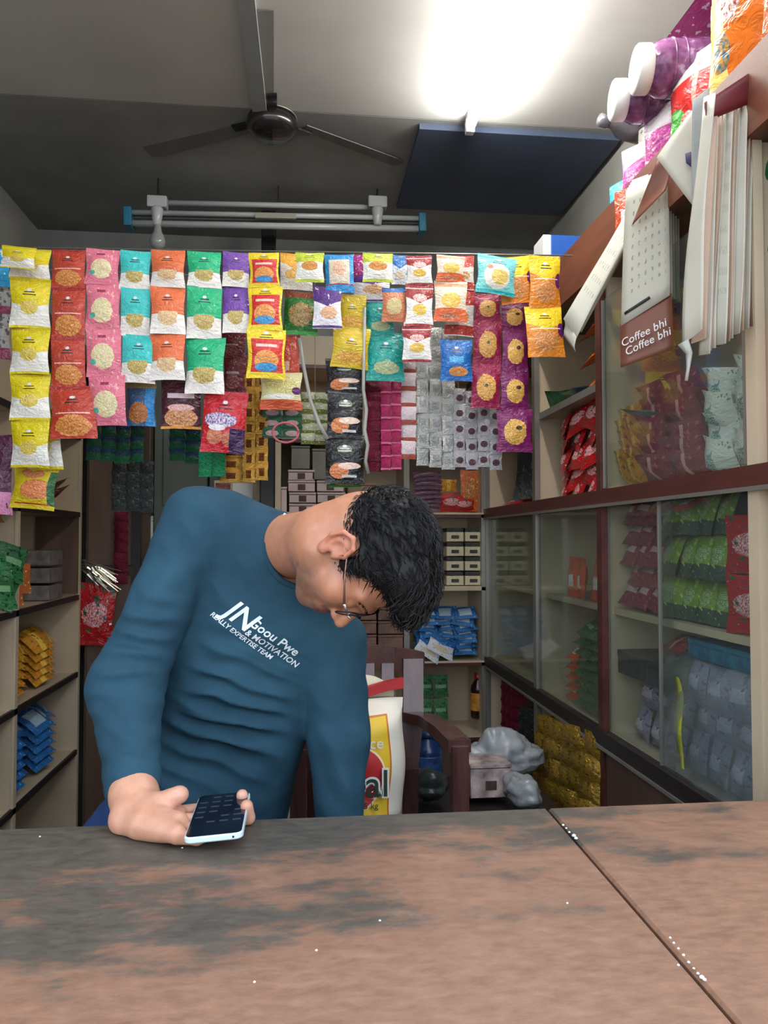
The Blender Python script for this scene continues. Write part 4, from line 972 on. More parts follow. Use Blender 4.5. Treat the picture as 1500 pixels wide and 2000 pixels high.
# --- side shelving goods
r = random.Random(12)
its = [((-.97-.02*(i % 3), 2.645+.1*(i % 6), .865+.029*(i//6)), (-.85, .2*(i % 3-1), PI/2+.3*((i*5) % 3-1)), (.108, .08, .11)) for i in range(30)]
goods(GS, 'packet', 'golden brown packet piled on the middle side shelf', 'golden packets on the side shelf', 'gold_pack', its, 41, grid=lambda i: (i % 6, i//6, 6))
its = [((-1.0, 1.98+.10*i, .86), (0, .1, PI/2-.6), (.09, .09, .16)) for i in range(5)]
goods(GS, 'packet', 'pink and white packet standing on the middle side shelf near the counter', 'pink and white packets on the side shelf', 'pink_pack', its[-1:], 42)
goods(GS, 'packet', 'pink and white tall packet standing at the front of the side shelf', None, 'pink_pack', [((-.935, 2.40, .97), (0, 0, .5), (.07, .1, .23))], 43)
goods(GS, 'packet', 'dark foil packet lying on the upper side shelf', 'dark foil packets on the upper side shelf', 'wine', [((-.98+.03*(i % 2), 2.72+.10*i, 1.52+.02*(i % 2)), (PI/2-.5, .3, 1.2+.4*i), (.13, .09, .12)) for i in range(5)], 44)
goods(GS, 'packet', 'glossy green bag on the side shelf', 'green bags on the side shelf', 'green_pack', [((-.93+.03*(i % 2), 2.27+.09*(i % 3), 1.20+.085*(i//3)), (-.3, .3*(i % 3-1), .5+.3*(i % 2)), (.14, .12, .12)) for i in range(6)], 45, grid=lambda i: (i % 3, i//3, 3))
goods(GS, 'packet', 'orange brown packet on top of the green bags', None, 'orange_pack', [((-.96, 2.40, 1.42), (PI/2-.4, 0, .3), (.14, .1, .11))], 46)
goods(GS, 'packet', 'orange and gold packet leaning on the brown panel', 'orange packets against the brown panel', 'orange_pack', [((-1.0, 2.78+.07*i, 1.16+.05*i), (-.2, 0, .6), (.09, .09, .11)) for i in range(2)], 47)
for k, (za, lab) in enumerate(((1.14, 'lower'), (1.205, 'middle'), (1.27, 'upper'))):
    t = thing('blister_card', 'grey and white blister card box, %s of the three on the side shelf' % lab, 'box', (-1.0, 3.05, za-.018))
    MB().box(-.07, .07, -.08, .08, 0, .055, bev=.002).build('box_body', mat('grey_card_'+lab, (120, 112, 108), .5, var=.3, scale=40), t)
    MB().box(-.071, -.045, -.084, -.08, .004, .05).build('white_panel', m_white, t)
# blue packets slung in a clear net near the floor
its = [((-.97-.02*(i % 3), 2.645+.1*(i % 6), .56+.033*(i//6)), (-.95, .2*(i % 3-1), PI/2+.3*((i*5) % 3-1)), (.108, .085, .12)) for i in range(30)]
goods(GS, 'packet', 'dark blue packet piled on the lowest side shelf', 'dark blue packets on the lowest side shelf', 'blue_pack', its, 48, grid=lambda i: (i % 6, i//6, 6))
goods(GS, 'packet', 'dark green bag standing on the lowest side shelf', 'dark green bags on the lowest side shelf', 'green_pack', [((-.98, 2.05+.12*i, .59), (-.1, 0, .8), (.12, .1, .18)) for i in range(4)], 49)
# red bag, foil, and maroon sachets by the cupboard
cc = atY(186, 1200, 3.268)
goods('carry_bag', 'bag', 'glossy red bag hanging on the cupboard beside the person', None, 'red_pack', [(cc, (0, .05, 0), (.16, .12, .26))], 50, lo=False)
mb = MB(); r = random.Random(3)
for k in range(22):
    a = atY(160+r.uniform(-6, 10), 1105+r.uniform(-14, 14), 3.284); b = atY(200+r.uniform(-10, 38), 1130+r.uniform(-18, 26), 3.26); m_ = (a+b)/2+Vector((0, -.02, .03*r.random()))
    mb.tube([a, m_, b], [.002, .005, .0015], 4)
tag(mb.build('hanging_foil_tuft', mat('silver_tinsel', (170, 166, 150), .2, metal=.7, var=.1)), 'silver tinsel like foil tuft hanging above the red bag', 'tinsel', kind='stuff')
sheet('maroon sachet strip hanging beside the cupboard post', 222, 1000, 250, 1140, 1, 7, 'wine_foil', 3.268, 21)
bgoods('pale white packet hanging behind the raised shoulder', 'pale packets behind the shoulder', 'white_pack', [(252, 1002, 274, 1076), (276, 1008, 300, 1076)], Y=3.50, seed=51, name='hanging_packet')
a = atY(418, 938, 3.4); b = atY(508, 985, 3.4)
t = thing('hanging_picture_box', 'small bright white box with a cream rim above the bent back', 'box', ((a.x+b.x)/2, 3.42, b.z))
hw = (b.x-a.x)/2; hh = a.z-b.z
MB().box(-hw, hw, -.02, .09, 0, hh, bev=.003).build('box_body', mat('cream_rim', (200, 182, 150), .5), t)
MB().box(-.02, .07, -.026, -.02, .01, hh-.012, bev=.002).build('white_face', m_white, t)
MB().box(-hw+.008, -.028, -.026, -.02, .01, hh-.012, bev=.002).build('red_face', mat('dusty_red_print', (150, 80, 80), .5, var=.4, scale=60), t)

# ================================================================== LOFT SHELF GOODS (top of the cabinet)
FZ = 2.205
def loft(px0, py0, px1, py1, X, style, label, th=.4, group=None, name=GS, yaw=-1.0, seedd=0):
    cx = (px0+px1)/2; c = atX(cx, (py0+py1)/2, X); D = (c-cam.location).length
    h_ = (py1-py0)/1500*D*.97; w_ = (px1-px0)/1500*D*1.25
    o = goods(name, 'packet', label, group, style, [(c, (0, 0, yaw), (w_, w_*.8, h_))], seedd, lo=False, thick=th)[0]; return o
def on_fascia(y, h_, w_, style, label, seedd, x=.86, z=FZ, yaw=-PI/2+.35, th=.5):
    return goods(GS, 'packet', label, None, style, [((x, y, z+h_/2), (-.05, 0, yaw), (w_, w_*.8, h_))], seedd, lo=False, thick=th)[0]
on_fascia(1.97, .12, .10, 'cyan_pack', 'small cyan and white packet on the loft shelf past the pink packets', 61)
on_fascia(1.86, .17, .13, 'pink_pack', 'pink and white packet on the loft shelf, next to the cyan one', 62)
on_fascia(1.72, .19, .14, 'pink_pack', 'pink and white packet on the loft shelf, next to the green and red one', 63)
on_fascia(1.57, .22, .16, 'redgreen_pack', 'red, green and white packet on the loft shelf beside the pink ones', 64)
on_fascia(1.33, .34, .22, 'orange_big', 'large orange packet towering on the loft shelf above the calendars', 65, x=.85)
on_fascia(1.44, .26, .10, 'yellow_bit', 'narrow pale yellow packet on the loft shelf beside the large orange one', 66)
MAT['silver_crinkle'] = foil('silver_crinkle', (225, 222, 215), [('blot', 12, .6, (120, 120, 120))], metal=.3, rough=.2, crinkle=.8)
on_fascia(1.90, .26, .15, 'silver_crinkle', 'silvery film packet behind the farther pink packet', 67, x=.93)
on_fascia(1.72, .30, .16, 'silver_crinkle', 'silvery film packet behind the nearer pink packet', 68, x=.95)
on_fascia(1.14, .5, .24, 'orange_pack', 'dark orange brown packet at the very near end of the loft shelf', 69, x=.86)
m_violet = NT('violet_clear_plastic'); m_violet.b.inputs['Base Color'].default_value = s2l((120, 50, 110)); m_violet.b.inputs['Roughness'].default_value = .12
nz = m_violet.noise(30, 3); m_violet.lk(m_violet.ramp(nz, [(.35, s2l((84, 40, 78))), (.58, s2l((136, 84, 128))), (.72, s2l((200, 180, 204)))]), m_violet.b.inputs['Base Color']); m_violet = m_violet.m
def jar(px, py, X, rad, ln, label, yaw):
    c = atX(px, py, X)
    t = thing('plastic_jar', label, 'jar', c, rot=(0, 0, yaw)); Mx = Matrix.Rotation(PI/2, 4, 'Y')
    MB().lathe([(rad*.80, .012), (rad*.84, .02), (rad*.98, .035), (rad, .05), (rad, ln-.02), (rad*.9, ln), (.0, ln)], M=Mx, n=32).build('jar_body', m_violet, t, True)
    for z_ in (.06, .085, ln-.04): MB().tube([Mx @ Vector((rad*1.0*math.cos(a_), rad*1.0*math.sin(a_), z_)) for a_ in np.linspace(0, 2*PI, 33)], .0022, 6).build('ridge', m_violet, t, True)
    MB().lathe([(0, -.016), (rad*.80, -.016), (rad*.86, -.012), (rad*.86, .014), (rad*.8, .018)], M=Mx, n=36).build('lid', m_white, t, True)
    return c
jar(1253, 136, .77, .062, .2, 'violet plastic jar with a white lid lying on the packets, higher one', -.14)
jar(1208, 196, .77, .056, .18, 'violet plastic jar with a white lid lying on the packets, lower one', -.14)
# long violet pack and grey bottles under the jars
goods(GS, 'packet', 'long violet packet lying behind the upper jar', None, 'magenta_foil', [((.95, 1.66, 2.56), (PI/2, 0, PI/2), (.25, .12, .16))], 71, lo=False)
m_grey = mat('grey_smoky_plastic', (110, 106, 112), .2, var=.1)
for k, (px, py, lab) in enumerate(((1335, 128, 'nearest the red and green packet'), (1275, 192, 'between the two jars'), (1232, 250, 'under the lower jar'))):
    c = atX(px, py, .90); t = thing('plastic_bottle', 'grey smoky plastic bottle lying on the loft packets, '+lab, 'bottle', c, rot=(0, PI/2, .3))
    MB().lathe([(.005, -.09), (.014, -.088), (.016, -.06), (.034, -.03), (.036, .0), (.036, .08), (.03, .09), (0, .09)], n=24).build('bottle_body', m_grey, t, True)
    MB().lathe([(.0, -.105), (.017, -.104), (.017, -.082), (.01, -.08)], n=20).build('cap', m_grey, t, True)
# blue and white box and dark box at the far end, standing on the loft shelf
t = thing('box', 'blue and white cardboard box at the far end of the loft shelf', 'box', (.83, 2.42, FZ), rot=(0, 0, .0))
MB().box(-.06, .10, -.05, .05, 0, .055, bev=.002).build('white_base', m_white, t)
MB().box(-.035, .101, -.051, .051, .05, .125, bev=.002).build('blue_sleeve', mat('blue_card', (30, 84, 168), .4, var=0), t)
MB().box(-.061, -.035, -.051, .051, .05, .125, bev=.002).build('white_end', m_white, t)
t = thing('box', 'dark navy carton leaning beside the blue and white box', 'box', (.80, 2.62, FZ-.01), rot=(0, .3, 0))
MB().box(-.075, .05, -.05, .05, 0, .10, bev=.002).build('box_body', mat('navy_card', (34, 42, 60), .4), t)
MB().box(-.077, .052, -.052, -.05, .094, .10).build('silver_edge', m_alu, t)
# small hanging orange packet under the fascia
goods('hanging_packet', 'packet', 'small orange and red packet hanging on the fascia beside the calendar', None, 'hot_orange', [(atX(1225, 415, .765), (0, 0, -1.0), (.07, .05, .12))], 72)

# ================================================================== CALENDARS
m_paper = NT('calendar_paper'); uv = m_paper.n('UVMap').outputs[0]; spx = m_paper.n('SeparateXYZ'); m_paper.lk(uv, spx.inputs[0])
def grid(qn, U, V, nx, ny, x0, x1, y0, y1, noisev):
    a = qn.math('FRACT', qn.math('MULTIPLY', U, nx)); b = qn.math('FRACT', qn.math('MULTIPLY', V, ny))
    a = qn.math('LESS_THAN', qn.math('ABSOLUTE', qn.math('SUBTRACT', a, .5)), .14); b = qn.math('LESS_THAN', qn.math('ABSOLUTE', qn.math('SUBTRACT', b, .5)), .2)
    inx = qn.math('LESS_THAN', qn.math('ABSOLUTE', qn.math('SUBTRACT', U, (x0+x1)/2)), (x1-x0)/2); iny = qn.math('LESS_THAN', qn.math('ABSOLUTE', qn.math('SUBTRACT', V, (y0+y1)/2)), (y1-y0)/2)
    m = qn.math('MULTIPLY', qn.math('MULTIPLY', a, b), qn.math('MULTIPLY', inx, iny)); return qn.math('MULTIPLY', m, qn.math('GREATER_THAN', noisev, .45))
nzv = m_paper.noise(40, 2, coord=uv)
gm = grid(m_paper, spx.outputs[0], spx.outputs[1], 7, 12, .1, .92, .2, .92, nzv)
m_paper.lk(m_paper.mix(m_paper.math('MULTIPLY', gm, .6), s2l((184, 180, 164)), s2l((84, 80, 78))), m_paper.b.inputs['Base Color']); m_paper.b.inputs['Roughness'].default_value = .6
m_paper = m_paper.m
m_plain = mat('plain_paper', (182, 176, 160), .6, var=.06, scale=8); m_tan2 = mat('tan_paper', (178, 150, 128), .6, var=.08, scale=8)
m_tan3 = mat('brown_edge_paper', (132, 104, 88), .6, var=.1, scale=8); m_brnp = mat('brown_print_paper', (122, 70, 50), .5, var=.1, scale=10); m_mar = mat('maroon_tin_strip', (96, 30, 34), .4, var=.1)
def page(P, m, name, parent, th=.0008, nseg=10, wave=.006, seed=0):
    """P: four world corners TL, TR, BR, BL -> a gently waved sheet with thickness"""
    r = random.Random(seed); TL, TR, BR, BL = [Vector(p) for p in P]; n = (TR-TL).cross(BL-TL).normalized(); ph = r.uniform(0, 6)
    inv = Vector(parent.location) if parent else Vector((0, 0, 0)); vs = []; uvs = []; fs = []
    nu = 6
    for s in (0, 1):
        for j in range(nseg+1):
            v = j/nseg
            for i in range(nu+1):
                u = i/nu; p = (TL*(1-u)+TR*u)*(1-v)+(BL*(1-u)+BR*u)*v
                p = p + n*(wave*math.sin(4*v+ph+u*1.5)*v + s*th) - inv; vs.append(p); uvs.append((u, 1-v))
    s0 = (nu+1)*(nseg+1)
    for j in range(nseg):
        for i in range(nu):
            a = j*(nu+1)+i; q = (a, a+1, a+nu+2, a+nu+1); fs.append(q[::-1]); fs.append(tuple(s0+k for k in q))
    ring = [i for i in range(nu)] + [j*(nu+1)+nu for j in range(nseg)] + [nseg*(nu+1)+i for i in range(nu, 0, -1)] + [j*(nu+1) for j in range(nseg, 0, -1)]
    for k in range(len(ring)):
        a, b = ring[k], ring[(k+1) % len(ring)]; fs.append((a, b, b+s0, a+s0))
    return MB().add(vs, fs, uvs).build(name, m, parent, True)
def textmesh(name, body, size, M, m, parent=None, inv=None, shear=0, ext=.0006):
    cu = bpy.data.curves.new(name, 'FONT'); cu.body = body; cu.size = size; cu.extrude = ext; cu.shear = shear; cu.align_x = 'CENTER'; cu.align_y = 'CENTER'; cu.resolution_u = 3
    to = bpy.data.objects.new('tmp', cu); COL.objects.link(to); dg = bpy.context.evaluated_depsgraph_get(); me = bpy.data.meshes.new_from_object(to.evaluated_get(dg))
    bpy.data.objects.remove(to); me.transform(M); me.materials.clear(); me.materials.append(m); me.name = name
    return mk(name, me, parent)
# A: slanting page sheaf in front of the fascia
cA = atX(1290, 340, .765)
tA = thing('hanging_calendar', 'calendar with pages folded out slanting across the fascia board', 'calendar', cA)
def pt(px, py, Y): return atY(px, py, Y)
YA = 1.72
page([pt(1274, 322, YA), pt(1306, 318, YA-.04), pt(1126, 660, YA-.04), pt(1103, 626, YA)], m_paper, 'page', tA, seed=1)
page([pt(1276, 325, YA+.02), pt(1316, 312, YA-.0), pt(1136, 652, YA+.0), pt(1110, 618, YA+.03)], m_plain, 'page', tA, seed=2)
page([pt(1103, 624, YA-.002), pt(1126, 658, YA-.042), pt(1122, 688, YA-.04), pt(1104, 655, YA)], m_plain, 'page', tA, seed=3, nseg=3)
# B: calendar with brown footer
YB = 1.62
cB = atX(1330, 300, .765); tB = thing('hanging_calendar', 'calendar of dated pages with a brown footer lettered in white', 'calendar', cB)
for k in range(5):
    d_ = .012*k
    page([pt(1222+k*3, 372-k*5, YB+d_), pt(1306+5*k, 330-k*3, YB-.07+d_), pt(1308+5*k, 576+k*3, YB-.07+d_), pt(1212+k*3, 636+k*2, YB+d_)], m_paper if k == 0 else m_plain, 'page', tB, seed=10+k, wave=.003)
page([pt(1211, 634, YB+.004), pt(1312, 572, YB-.066), pt(1316, 682, YB-.066), pt(1212, 718, YB+.004)], m_brnp, 'footer', tB, seed=20, wave=.002)
page([pt(1284, 312, YB-.09), pt(1318, 318, YB-.10), pt(1300, 372, YB-.10), pt(1233, 442, YB-.03)], m_brnp, 'folded_cover', tB, seed=22)
page([pt(1219, 610, YB-.006), pt(1268, 578, YB-.044), pt(1270, 583, YB-.044), pt(1220, 615, YB-.006)], m_blackw, 'rule_line', tB, seed=23, nseg=2, wave=0)
a = pt(1222, 672, YB-.006); b = pt(1300, 634, YB-.07); ux = (b-a).normalized(); up = Vector((0, 0, 1)); up = (up-ux*up.dot(ux)).normalized(); nn = ux.cross(up)
def plaque(px, py, Y, size, body, shear=0):
    c = pt(px, py, Y)-cB; M = Matrix((( ux.x, up.x, nn.x, c.x), (ux.y, up.y, nn.y, c.y), (ux.z, up.z, nn.z, c.z), (0, 0, 0, 1)))
    textmesh('lettering', body, size, M, m_white, tB, shear=shear)
plaque(1256, 651, YB-.036, .025, 'Coffee bhi', .2); plaque(1264, 668, YB-.042, .025, 'Coffee bhi', .2)
# C: thick bundle hanging near the end
YC = 1.30
cC = atX(1450, 170, .765); tC = thing('hanging_calendar', 'thick bundle of long calendar pages under a maroon top strip', 'calendar', cC)
cols_ = [m_plain, m_tan2, m_plain, m_tan3, m_paper, m_tan2, m_plain, m_tan3, m_plain, m_tan2, m_plain, m_tan3]
for k in range(12):
    xa = 1392+k*7.2; dpt = .006*((k*5) % 4)
    page([pt(xa, 212-k*5.5, YC-.03+dpt), pt(xa+13, 205-k*5.5, YC-.045+dpt), pt(1370+k*7.4+15, 690-k*5, YC-.05+dpt), pt(1362+k*7.4, 694-k*5, YC-.03+dpt)], cols_[k], 'page', tC, seed=30+k, wave=.003+.002*(k % 3))
page([pt(1376, 200, YC-.05), pt(1482, 130, YC-.05), pt(1474, 196, YC-.05), pt(1380, 236, YC-.05)], m_mar, 'top_strip', tC, seed=40, nseg=4, wave=.004, th=.003)
page([pt(1374, 190, YC-.04), pt(1398, 180, YC-.07), pt(1360, 640, YC-.07), pt(1332, 672, YC-.03)], m_plain, 'page', tC, seed=41, wave=.012)
page([pt(1382, 230, YC-.045), pt(1402, 226, YC-.05), pt(1380, 660, YC-.05), pt(1352, 668, YC-.045)], m_tan2, 'page', tC, seed=42, wave=.012)
mb = MB().tube([pt(1334, 668, YC-.05)-cC, pt(1346, 690, YC-.05)-cC, pt(1344, 720, YC-.05)-cC, pt(1340, 744, YC-.05)-cC], [.010, .006, .003, .003], 8); mb.build('plastic_tail', m_rib, tC, True)
# D: small white page turned out beside B
cD = atX(1372, 215, .765); tD = thing('hanging_calendar', 'single white turned out page with a dark blue mark beside the bundle', 'calendar', cD)
page([pt(1360, 205, 1.42), pt(1392, 196, 1.40), pt(1356, 405, 1.40), pt(1282, 306, 1.44)], m_plain, 'page', tD, seed=50, wave=.003)
page([pt(1338, 300, 1.405), pt(1350, 296, 1.40), pt(1350, 326, 1.398), pt(1340, 318, 1.402)], mat('navy_print', (40, 40, 84), .6, var=0), 'printed_mark', tD, seed=51, wave=0, nseg=2)
page([pt(1352, 196, 1.36), pt(1386, 170, 1.35), pt(1376, 420, 1.36), pt(1352, 430, 1.37)], mat('grey_paper', (150, 152, 146), .6), 'page', tD, seed=52, wave=.01)

# ================================================================== CHAIR, SACK, BAGS
m_chair = wood('dark_polished_wood', (58, 34, 32), (88, 56, 52), .28, vec=(14, 14, 2), coat=.3)
CY = 1.95
ca = atY(715, 1500, CY)
ch = thing('wooden_armchair', 'dark polished wooden armchair with a slatted curved back behind the person', 'chair', (.0, CY, 0))
def cp(px, py, Y): p = atY(px, py, Y); return Vector((p.x, p.y-CY, p.z))
def bar(name, pts, hx, hy):
    mb = MB(); vs = []; fs = []
    for i, p in enumerate(pts):
        for (a_, b_) in ((-1, -1), (1, -1), (1, 1), (-1, 1)): vs.append(Vector(p)+Vector((a_*hx, b_*hy, 0)))
    for i in range(len(pts)-1):
        for k in range(4): fs.append((i*4+k, i*4+(k+1) % 4, (i+1)*4+(k+1) % 4, (i+1)*4+k))
    fs += [(3, 2, 1, 0), tuple((len(pts)-1)*4+k for k in range(4))]
    return mb.add(vs, fs).build(name, m_chair, ch)
zt = lambda v: Vector((v.x, v.y, 0))
for (xt, xb_) in ((806, 796), (612, 620)):
    p0 = cp(xt, 1285, CY+.06); p1 = cp(xt, 1400, CY+.02); p2 = cp(xb_, 1500, CY); bar('back_post', [p0, p1, p2, Vector((p2.x, p2.y+.04, 0))], .026, .014)
p = [cp(602, 1300, CY+.07), cp(640, 1288, CY+.09), cp(705, 1282, CY+.10), cp(770, 1287, CY+.09), cp(828, 1298, CY+.07)]
mb = MB(); vs = []; fs = []
for i, q_ in enumerate(p):
    for (a_, b_) in ((-1, -.03), (1, -.03), (1, .03), (-1, .03)): vs.append(q_+Vector((0, a_*.012, b_*1.1)))
for i in range(len(p)-1):
    for k in range(4): fs.append((i*4+k, i*4+(k+1) % 4, (i+1)*4+(k+1) % 4, (i+1)*4+k))
fs += [(3, 2, 1, 0), tuple((len(p)-1)*4+k for k in range(4))]
mb.add(vs, fs).build('top_rail', m_chair, ch)
for px in (645, 682, 719, 757): bar('back_slat', [cp(px, 1295, CY+.078), cp(px, 1400, CY+.03), cp(px, 1500, CY+.01)], .016, .006)
bar('lower_rail', [cp(610, 1500, CY)+Vector((0, 0, .03)), cp(610, 1500, CY)], .001, .01)
s0 = cp(606, 1500, CY); s1 = cp(806, 1500, CY); f0 = cp(585, 1500, 1.53); f1 = cp(898, 1500, 1.56)
SZ = .44
mb = MB(); vs = [Vector((s0.x, .03, SZ)), Vector((s1.x, .03, SZ)), Vector((.30, -.33, SZ)), Vector((-.02, -.33, SZ))]; vs += [v+Vector((0, 0, .03)) for v in vs]
mb.add(vs, [(3, 2, 1, 0), (4, 5, 6, 7), (0, 1, 5, 4), (1, 2, 6, 5), (2, 3, 7, 6), (3, 0, 4, 7)]).build('seat', m_chair, ch)
for (px, yt, Yf) in ((583, 1462, 1.63), (897, 1455, 1.60)):
    t0 = cp(px, yt, Yf); bar('front_leg', [t0, Vector((t0.x, t0.y, 0))], .017, .017)
for (pts) in ([cp(802, 1400, CY+.02), cp(838, 1408, CY-.12), cp(870, 1430, CY-.24), cp(898, 1458, 1.59)], [cp(612, 1400, CY+.02), cp(600, 1415, CY-.12), cp(590, 1435, CY-.22), cp(582, 1462, 1.62)]):
    mb = MB(); vs = []; fs = []
    for i, q_ in enumerate(pts):
        for (a_, b_) in ((-1, -1), (1, -1), (1, 1), (-1, 1)): vs.append(q_+Vector((a_*.024, 0, b_*.013)))
    for i in range(len(pts)-1):
        for k in range(4): fs.append((i*4+k, i*4+(k+1) % 4, (i+1)*4+(k+1) % 4, (i+1)*4+k))
    fs += [(3, 2, 1, 0), tuple((len(pts)-1)*4+k for k in range(4))]
    mb.add(vs, fs).build('armrest', m_chair, ch)
# rice sack standing on the seat
SY = 1.72
sc0, sw_, sh_ = xf(620, 1362, 788, 1600, SY)
sk = thing('grain_sack', 'white woven grain sack with yellow print and a red stitched top', 'sack', (sc0.x, SY, atY(700, 1592, SY).z))
top_z = atY(700, 1366, SY).z - atY(700, 1592, SY).z; wS = sw_
q = NT('sack_print'); uv = q.n('UVMap').outputs[0]; sp = q.n('SeparateXYZ'); q.lk(uv, sp.inputs[0]); U, V = sp.outputs[0], sp.outputs[1]
def rect(cu, cv, hu, hv): return q.math('LESS_THAN', q.math('MAXIMUM', q.math('DIVIDE', q.math('ABSOLUTE', q.math('SUBTRACT', U, cu)), hu), q.math('DIVIDE', q.math('ABSOLUTE', q.math('SUBTRACT', V, cv)), hv)), 1.0)
def disc(cu, cv, ru, rv): return q.math('LESS_THAN', q.math('ADD', q.math('POWER', q.math('ABSOLUTE', q.math('DIVIDE', q.math('SUBTRACT', U, cu), ru)), 2), q.math('POWER', q.math('ABSOLUTE', q.math('DIVIDE', q.math('SUBTRACT', V, cv), rv)), 2)), 1.0)
col = q.mix(rect(.41, .475, .385, .43), s2l((226, 218, 200)), s2l((196, 110, 40)))
col = q.mix(rect(.41, .475, .365, .415), col, s2l((222, 184, 44)))
col = q.mix(disc(.40, .43, .33, .27), col, s2l((236, 214, 170))); col = q.mix(disc(.40, .43, .31, .255), col, s2l((180, 40, 40)))
q.lk(col, q.b.inputs['Base Color']); q.b.inputs['Roughness'].default_value = .55
wv = q.noise(120, 2, coord=uv); q.bump(wv, .15, .002)
m_sack = q.m
nu, nv = 20, 24; vs = []; uvs = []; fs = []
for side in (-1, 1):
    for j in range(nv+1):
        v = j/nv
        for i in range(nu+1):
            u = i/nu; t = (max(0, math.sin(PI*u))**.45)*(.10 if v < .8 else .10*(1-(v-.8)/.2)**.7+.004)*(1 if v > .06 else (v/.06)**.4)
            x = (u-.5)*wS*(1+.03*math.sin(PI*v)-.02*v); z = v*top_z+(.03*v*v*(u-.5))+ (-.012*(1-math.sin(PI*u)) if v > .9 else 0)
            vs.append((x+.003*math.sin(9*v+4*u), side*t+.004*math.sin(14*v+6*u)*math.sin(PI*u), z)); uvs.append((u, v))
for j in range(nv):
    for i in range(nu):
        a_ = j*(nu+1)+i; qd = (a_, a_+1, a_+nu+2, a_+nu+1); fs.append(qd); fs.append(tuple((nu+1)*(nv+1)+k for k in qd[::-1]))
MB().add(vs, fs, uvs).build('sack_body', m_sack, sk, True)
m_redc = mat('red_binding', (176, 34, 36), .6, var=.1)
mb = MB(); pts = [Vector((u*wS-wS/2, .0, top_z+.03*(u-.5)+.004+.018*math.sin(u*2.6-.4)*u)) for u in np.linspace(0, 1, 12)]
vs = []; fs = []
for p_ in pts:
    for (b_, a_) in ((-.010, -.009), (.010, -.009), (.010, .012), (-.010, .012)): vs.append(p_+Vector((0, b_, a_)))
for i in range(len(pts)-1):
    for k in range(4): fs.append((i*4+k, i*4+(k+1) % 4, (i+1)*4+(k+1) % 4, (i+1)*4+k))
fs += [(3, 2, 1, 0), tuple((len(pts)-1)*4+k for k in range(4))]
mb.add(vs, fs).build('top_binding', m_redc, sk)
mb = MB(); vs = []; fs = []
for i in range(12):
    u = .30+.6*i/11; zz = top_z+.012+.045*math.sin(PI*(1-i/11))**.6*(1-.3*i/11)
    for (a_, b_) in ((0, top_z-.01), (.006, top_z-.01), (.006, zz), (0, zz)): vs.append((u*wS-wS/2, .015+a_, b_))
for i in range(11):
    for k in range(4): fs.append((i*4+k, i*4+(k+1) % 4, (i+1)*4+(k+1) % 4, (i+1)*4+k))
fs += [(3, 2, 1, 0), tuple(11*4+k for k in range(4))]
mb.add(vs, fs).build('open_flap', mat('sack_cream', (206, 196, 170), .6), sk, True)
m_dkg = mat('dark_green_print', (44, 60, 44), .5, var=0)
def sack_text(body, u, v, size, m, sx=1, dy=0, outline=None):
    yf_ = -.104-dy
    for (mm_, off, dd_) in (([(outline, .004, 0)] if outline else [])+[(m, 0, .0015)]):
        M = Matrix(((1, 0, 0, (u-.5)*wS), (0, 0, 1, yf_-dd_), (0, 1, 0, v*top_z), (0, 0, 0, 1)))
        cu_size = size
        o_ = textmesh('lettering', body, cu_size, M, mm_, sk)
        if off:
            bpy.data.objects.remove(o_)
            cu = bpy.data.curves.new('lettering', 'FONT'); cu.body = body; cu.size = size; cu.offset = off; cu.extrude = .0004; cu.align_x = 'CENTER'; cu.align_y = 'CENTER'
            to = bpy.data.objects.new('tmp', cu); COL.objects.link(to); me = bpy.data.meshes.new_from_object(to.evaluated_get(bpy.context.evaluated_depsgraph_get())); bpy.data.objects.remove(to); me.transform(M); me.materials.clear(); me.materials.append(mm_); mk('lettering', me, sk)
sack_text('bal', .54, .385, .080, m_dkg, outline=m_white)
sack_text('25 kg', .55, .215, .018, m_dkg); sack_text('rice', .58, .72, .034, m_white)
sk2 = thing('grain_sack', 'second grain sack lying flat on the chair seat under the upright one', 'sack', (sc0.x, SY, SZ+.033))
hz2 = atY(700, 1592, SY).z-SZ-.04
MB().box(-.10, .11, -.085, .12, 0, hz2, bev=.04).build('sack_body', mat('sack_cream_lower', (206, 196, 170), .6), sk2, True)
# white plastic sheet bags, printed carton, small bag near the floor
def lump(label, px0, py0, px1, py1, Y, m, name, cat, amp=.018, seed=0, base=None, dep=.14):
    c, w_, h_ = xf(px0, py0, px1, py1, Y); c = Vector(c)
    def fn(P):
        d = ellip(P, c, (w_/2, dep/2, h_/2)); return d
    V, Fq = nets(fn, c-Vector((w_/2+.03, dep/2+.03, h_/2+.03)), c+Vector((w_/2+.03, dep/2+.03, h_/2+.03)), .008)
    N = vnormals(V, Fq); V = V+N*((vnoise(V*np.array([14, 14, 34]), seed)*amp*1.6+vnoise(V*45, seed+1)*amp*.7+np.abs(vnoise(V*np.array([22, 22, 60])+vnoise(V*20, 3)[:, None]*2, seed+2))*amp*1.3)[:, None])
    return tag(mk(name, mesh_np(name, V, Fq, m)), label, cat)
m_poly = mat('white_polythene', (150, 154, 156), .25, var=.12, scale=9)
lump('greyish white plastic bundle piled behind the chair arm', 908, 1436, 1050, 1532, 2.38, m_poly, 'plastic_bundle', 'bundle', .03, 3)
lump('small white knotted plastic bag low beside the gold sachets', 992, 1515, 1052, 1572, 2.07, m_poly, 'plastic_bag', 'bag', .02, 5)
lump('dark plastic bag slumped beside the chair seat', 800, 1505, 872, 1556, 2.12, mat('dark_polythene', (44, 52, 50), .3, var=.2), 'plastic_bag', 'bag', .02, 8)
lump('grey plastic bundle half hidden under the armpit', 548, 1330, 600, 1876, 2.45, mat('grey_polythene', (150, 156, 150), .3, var=.2), 'plastic_bundle', 'bundle', .02, 9)
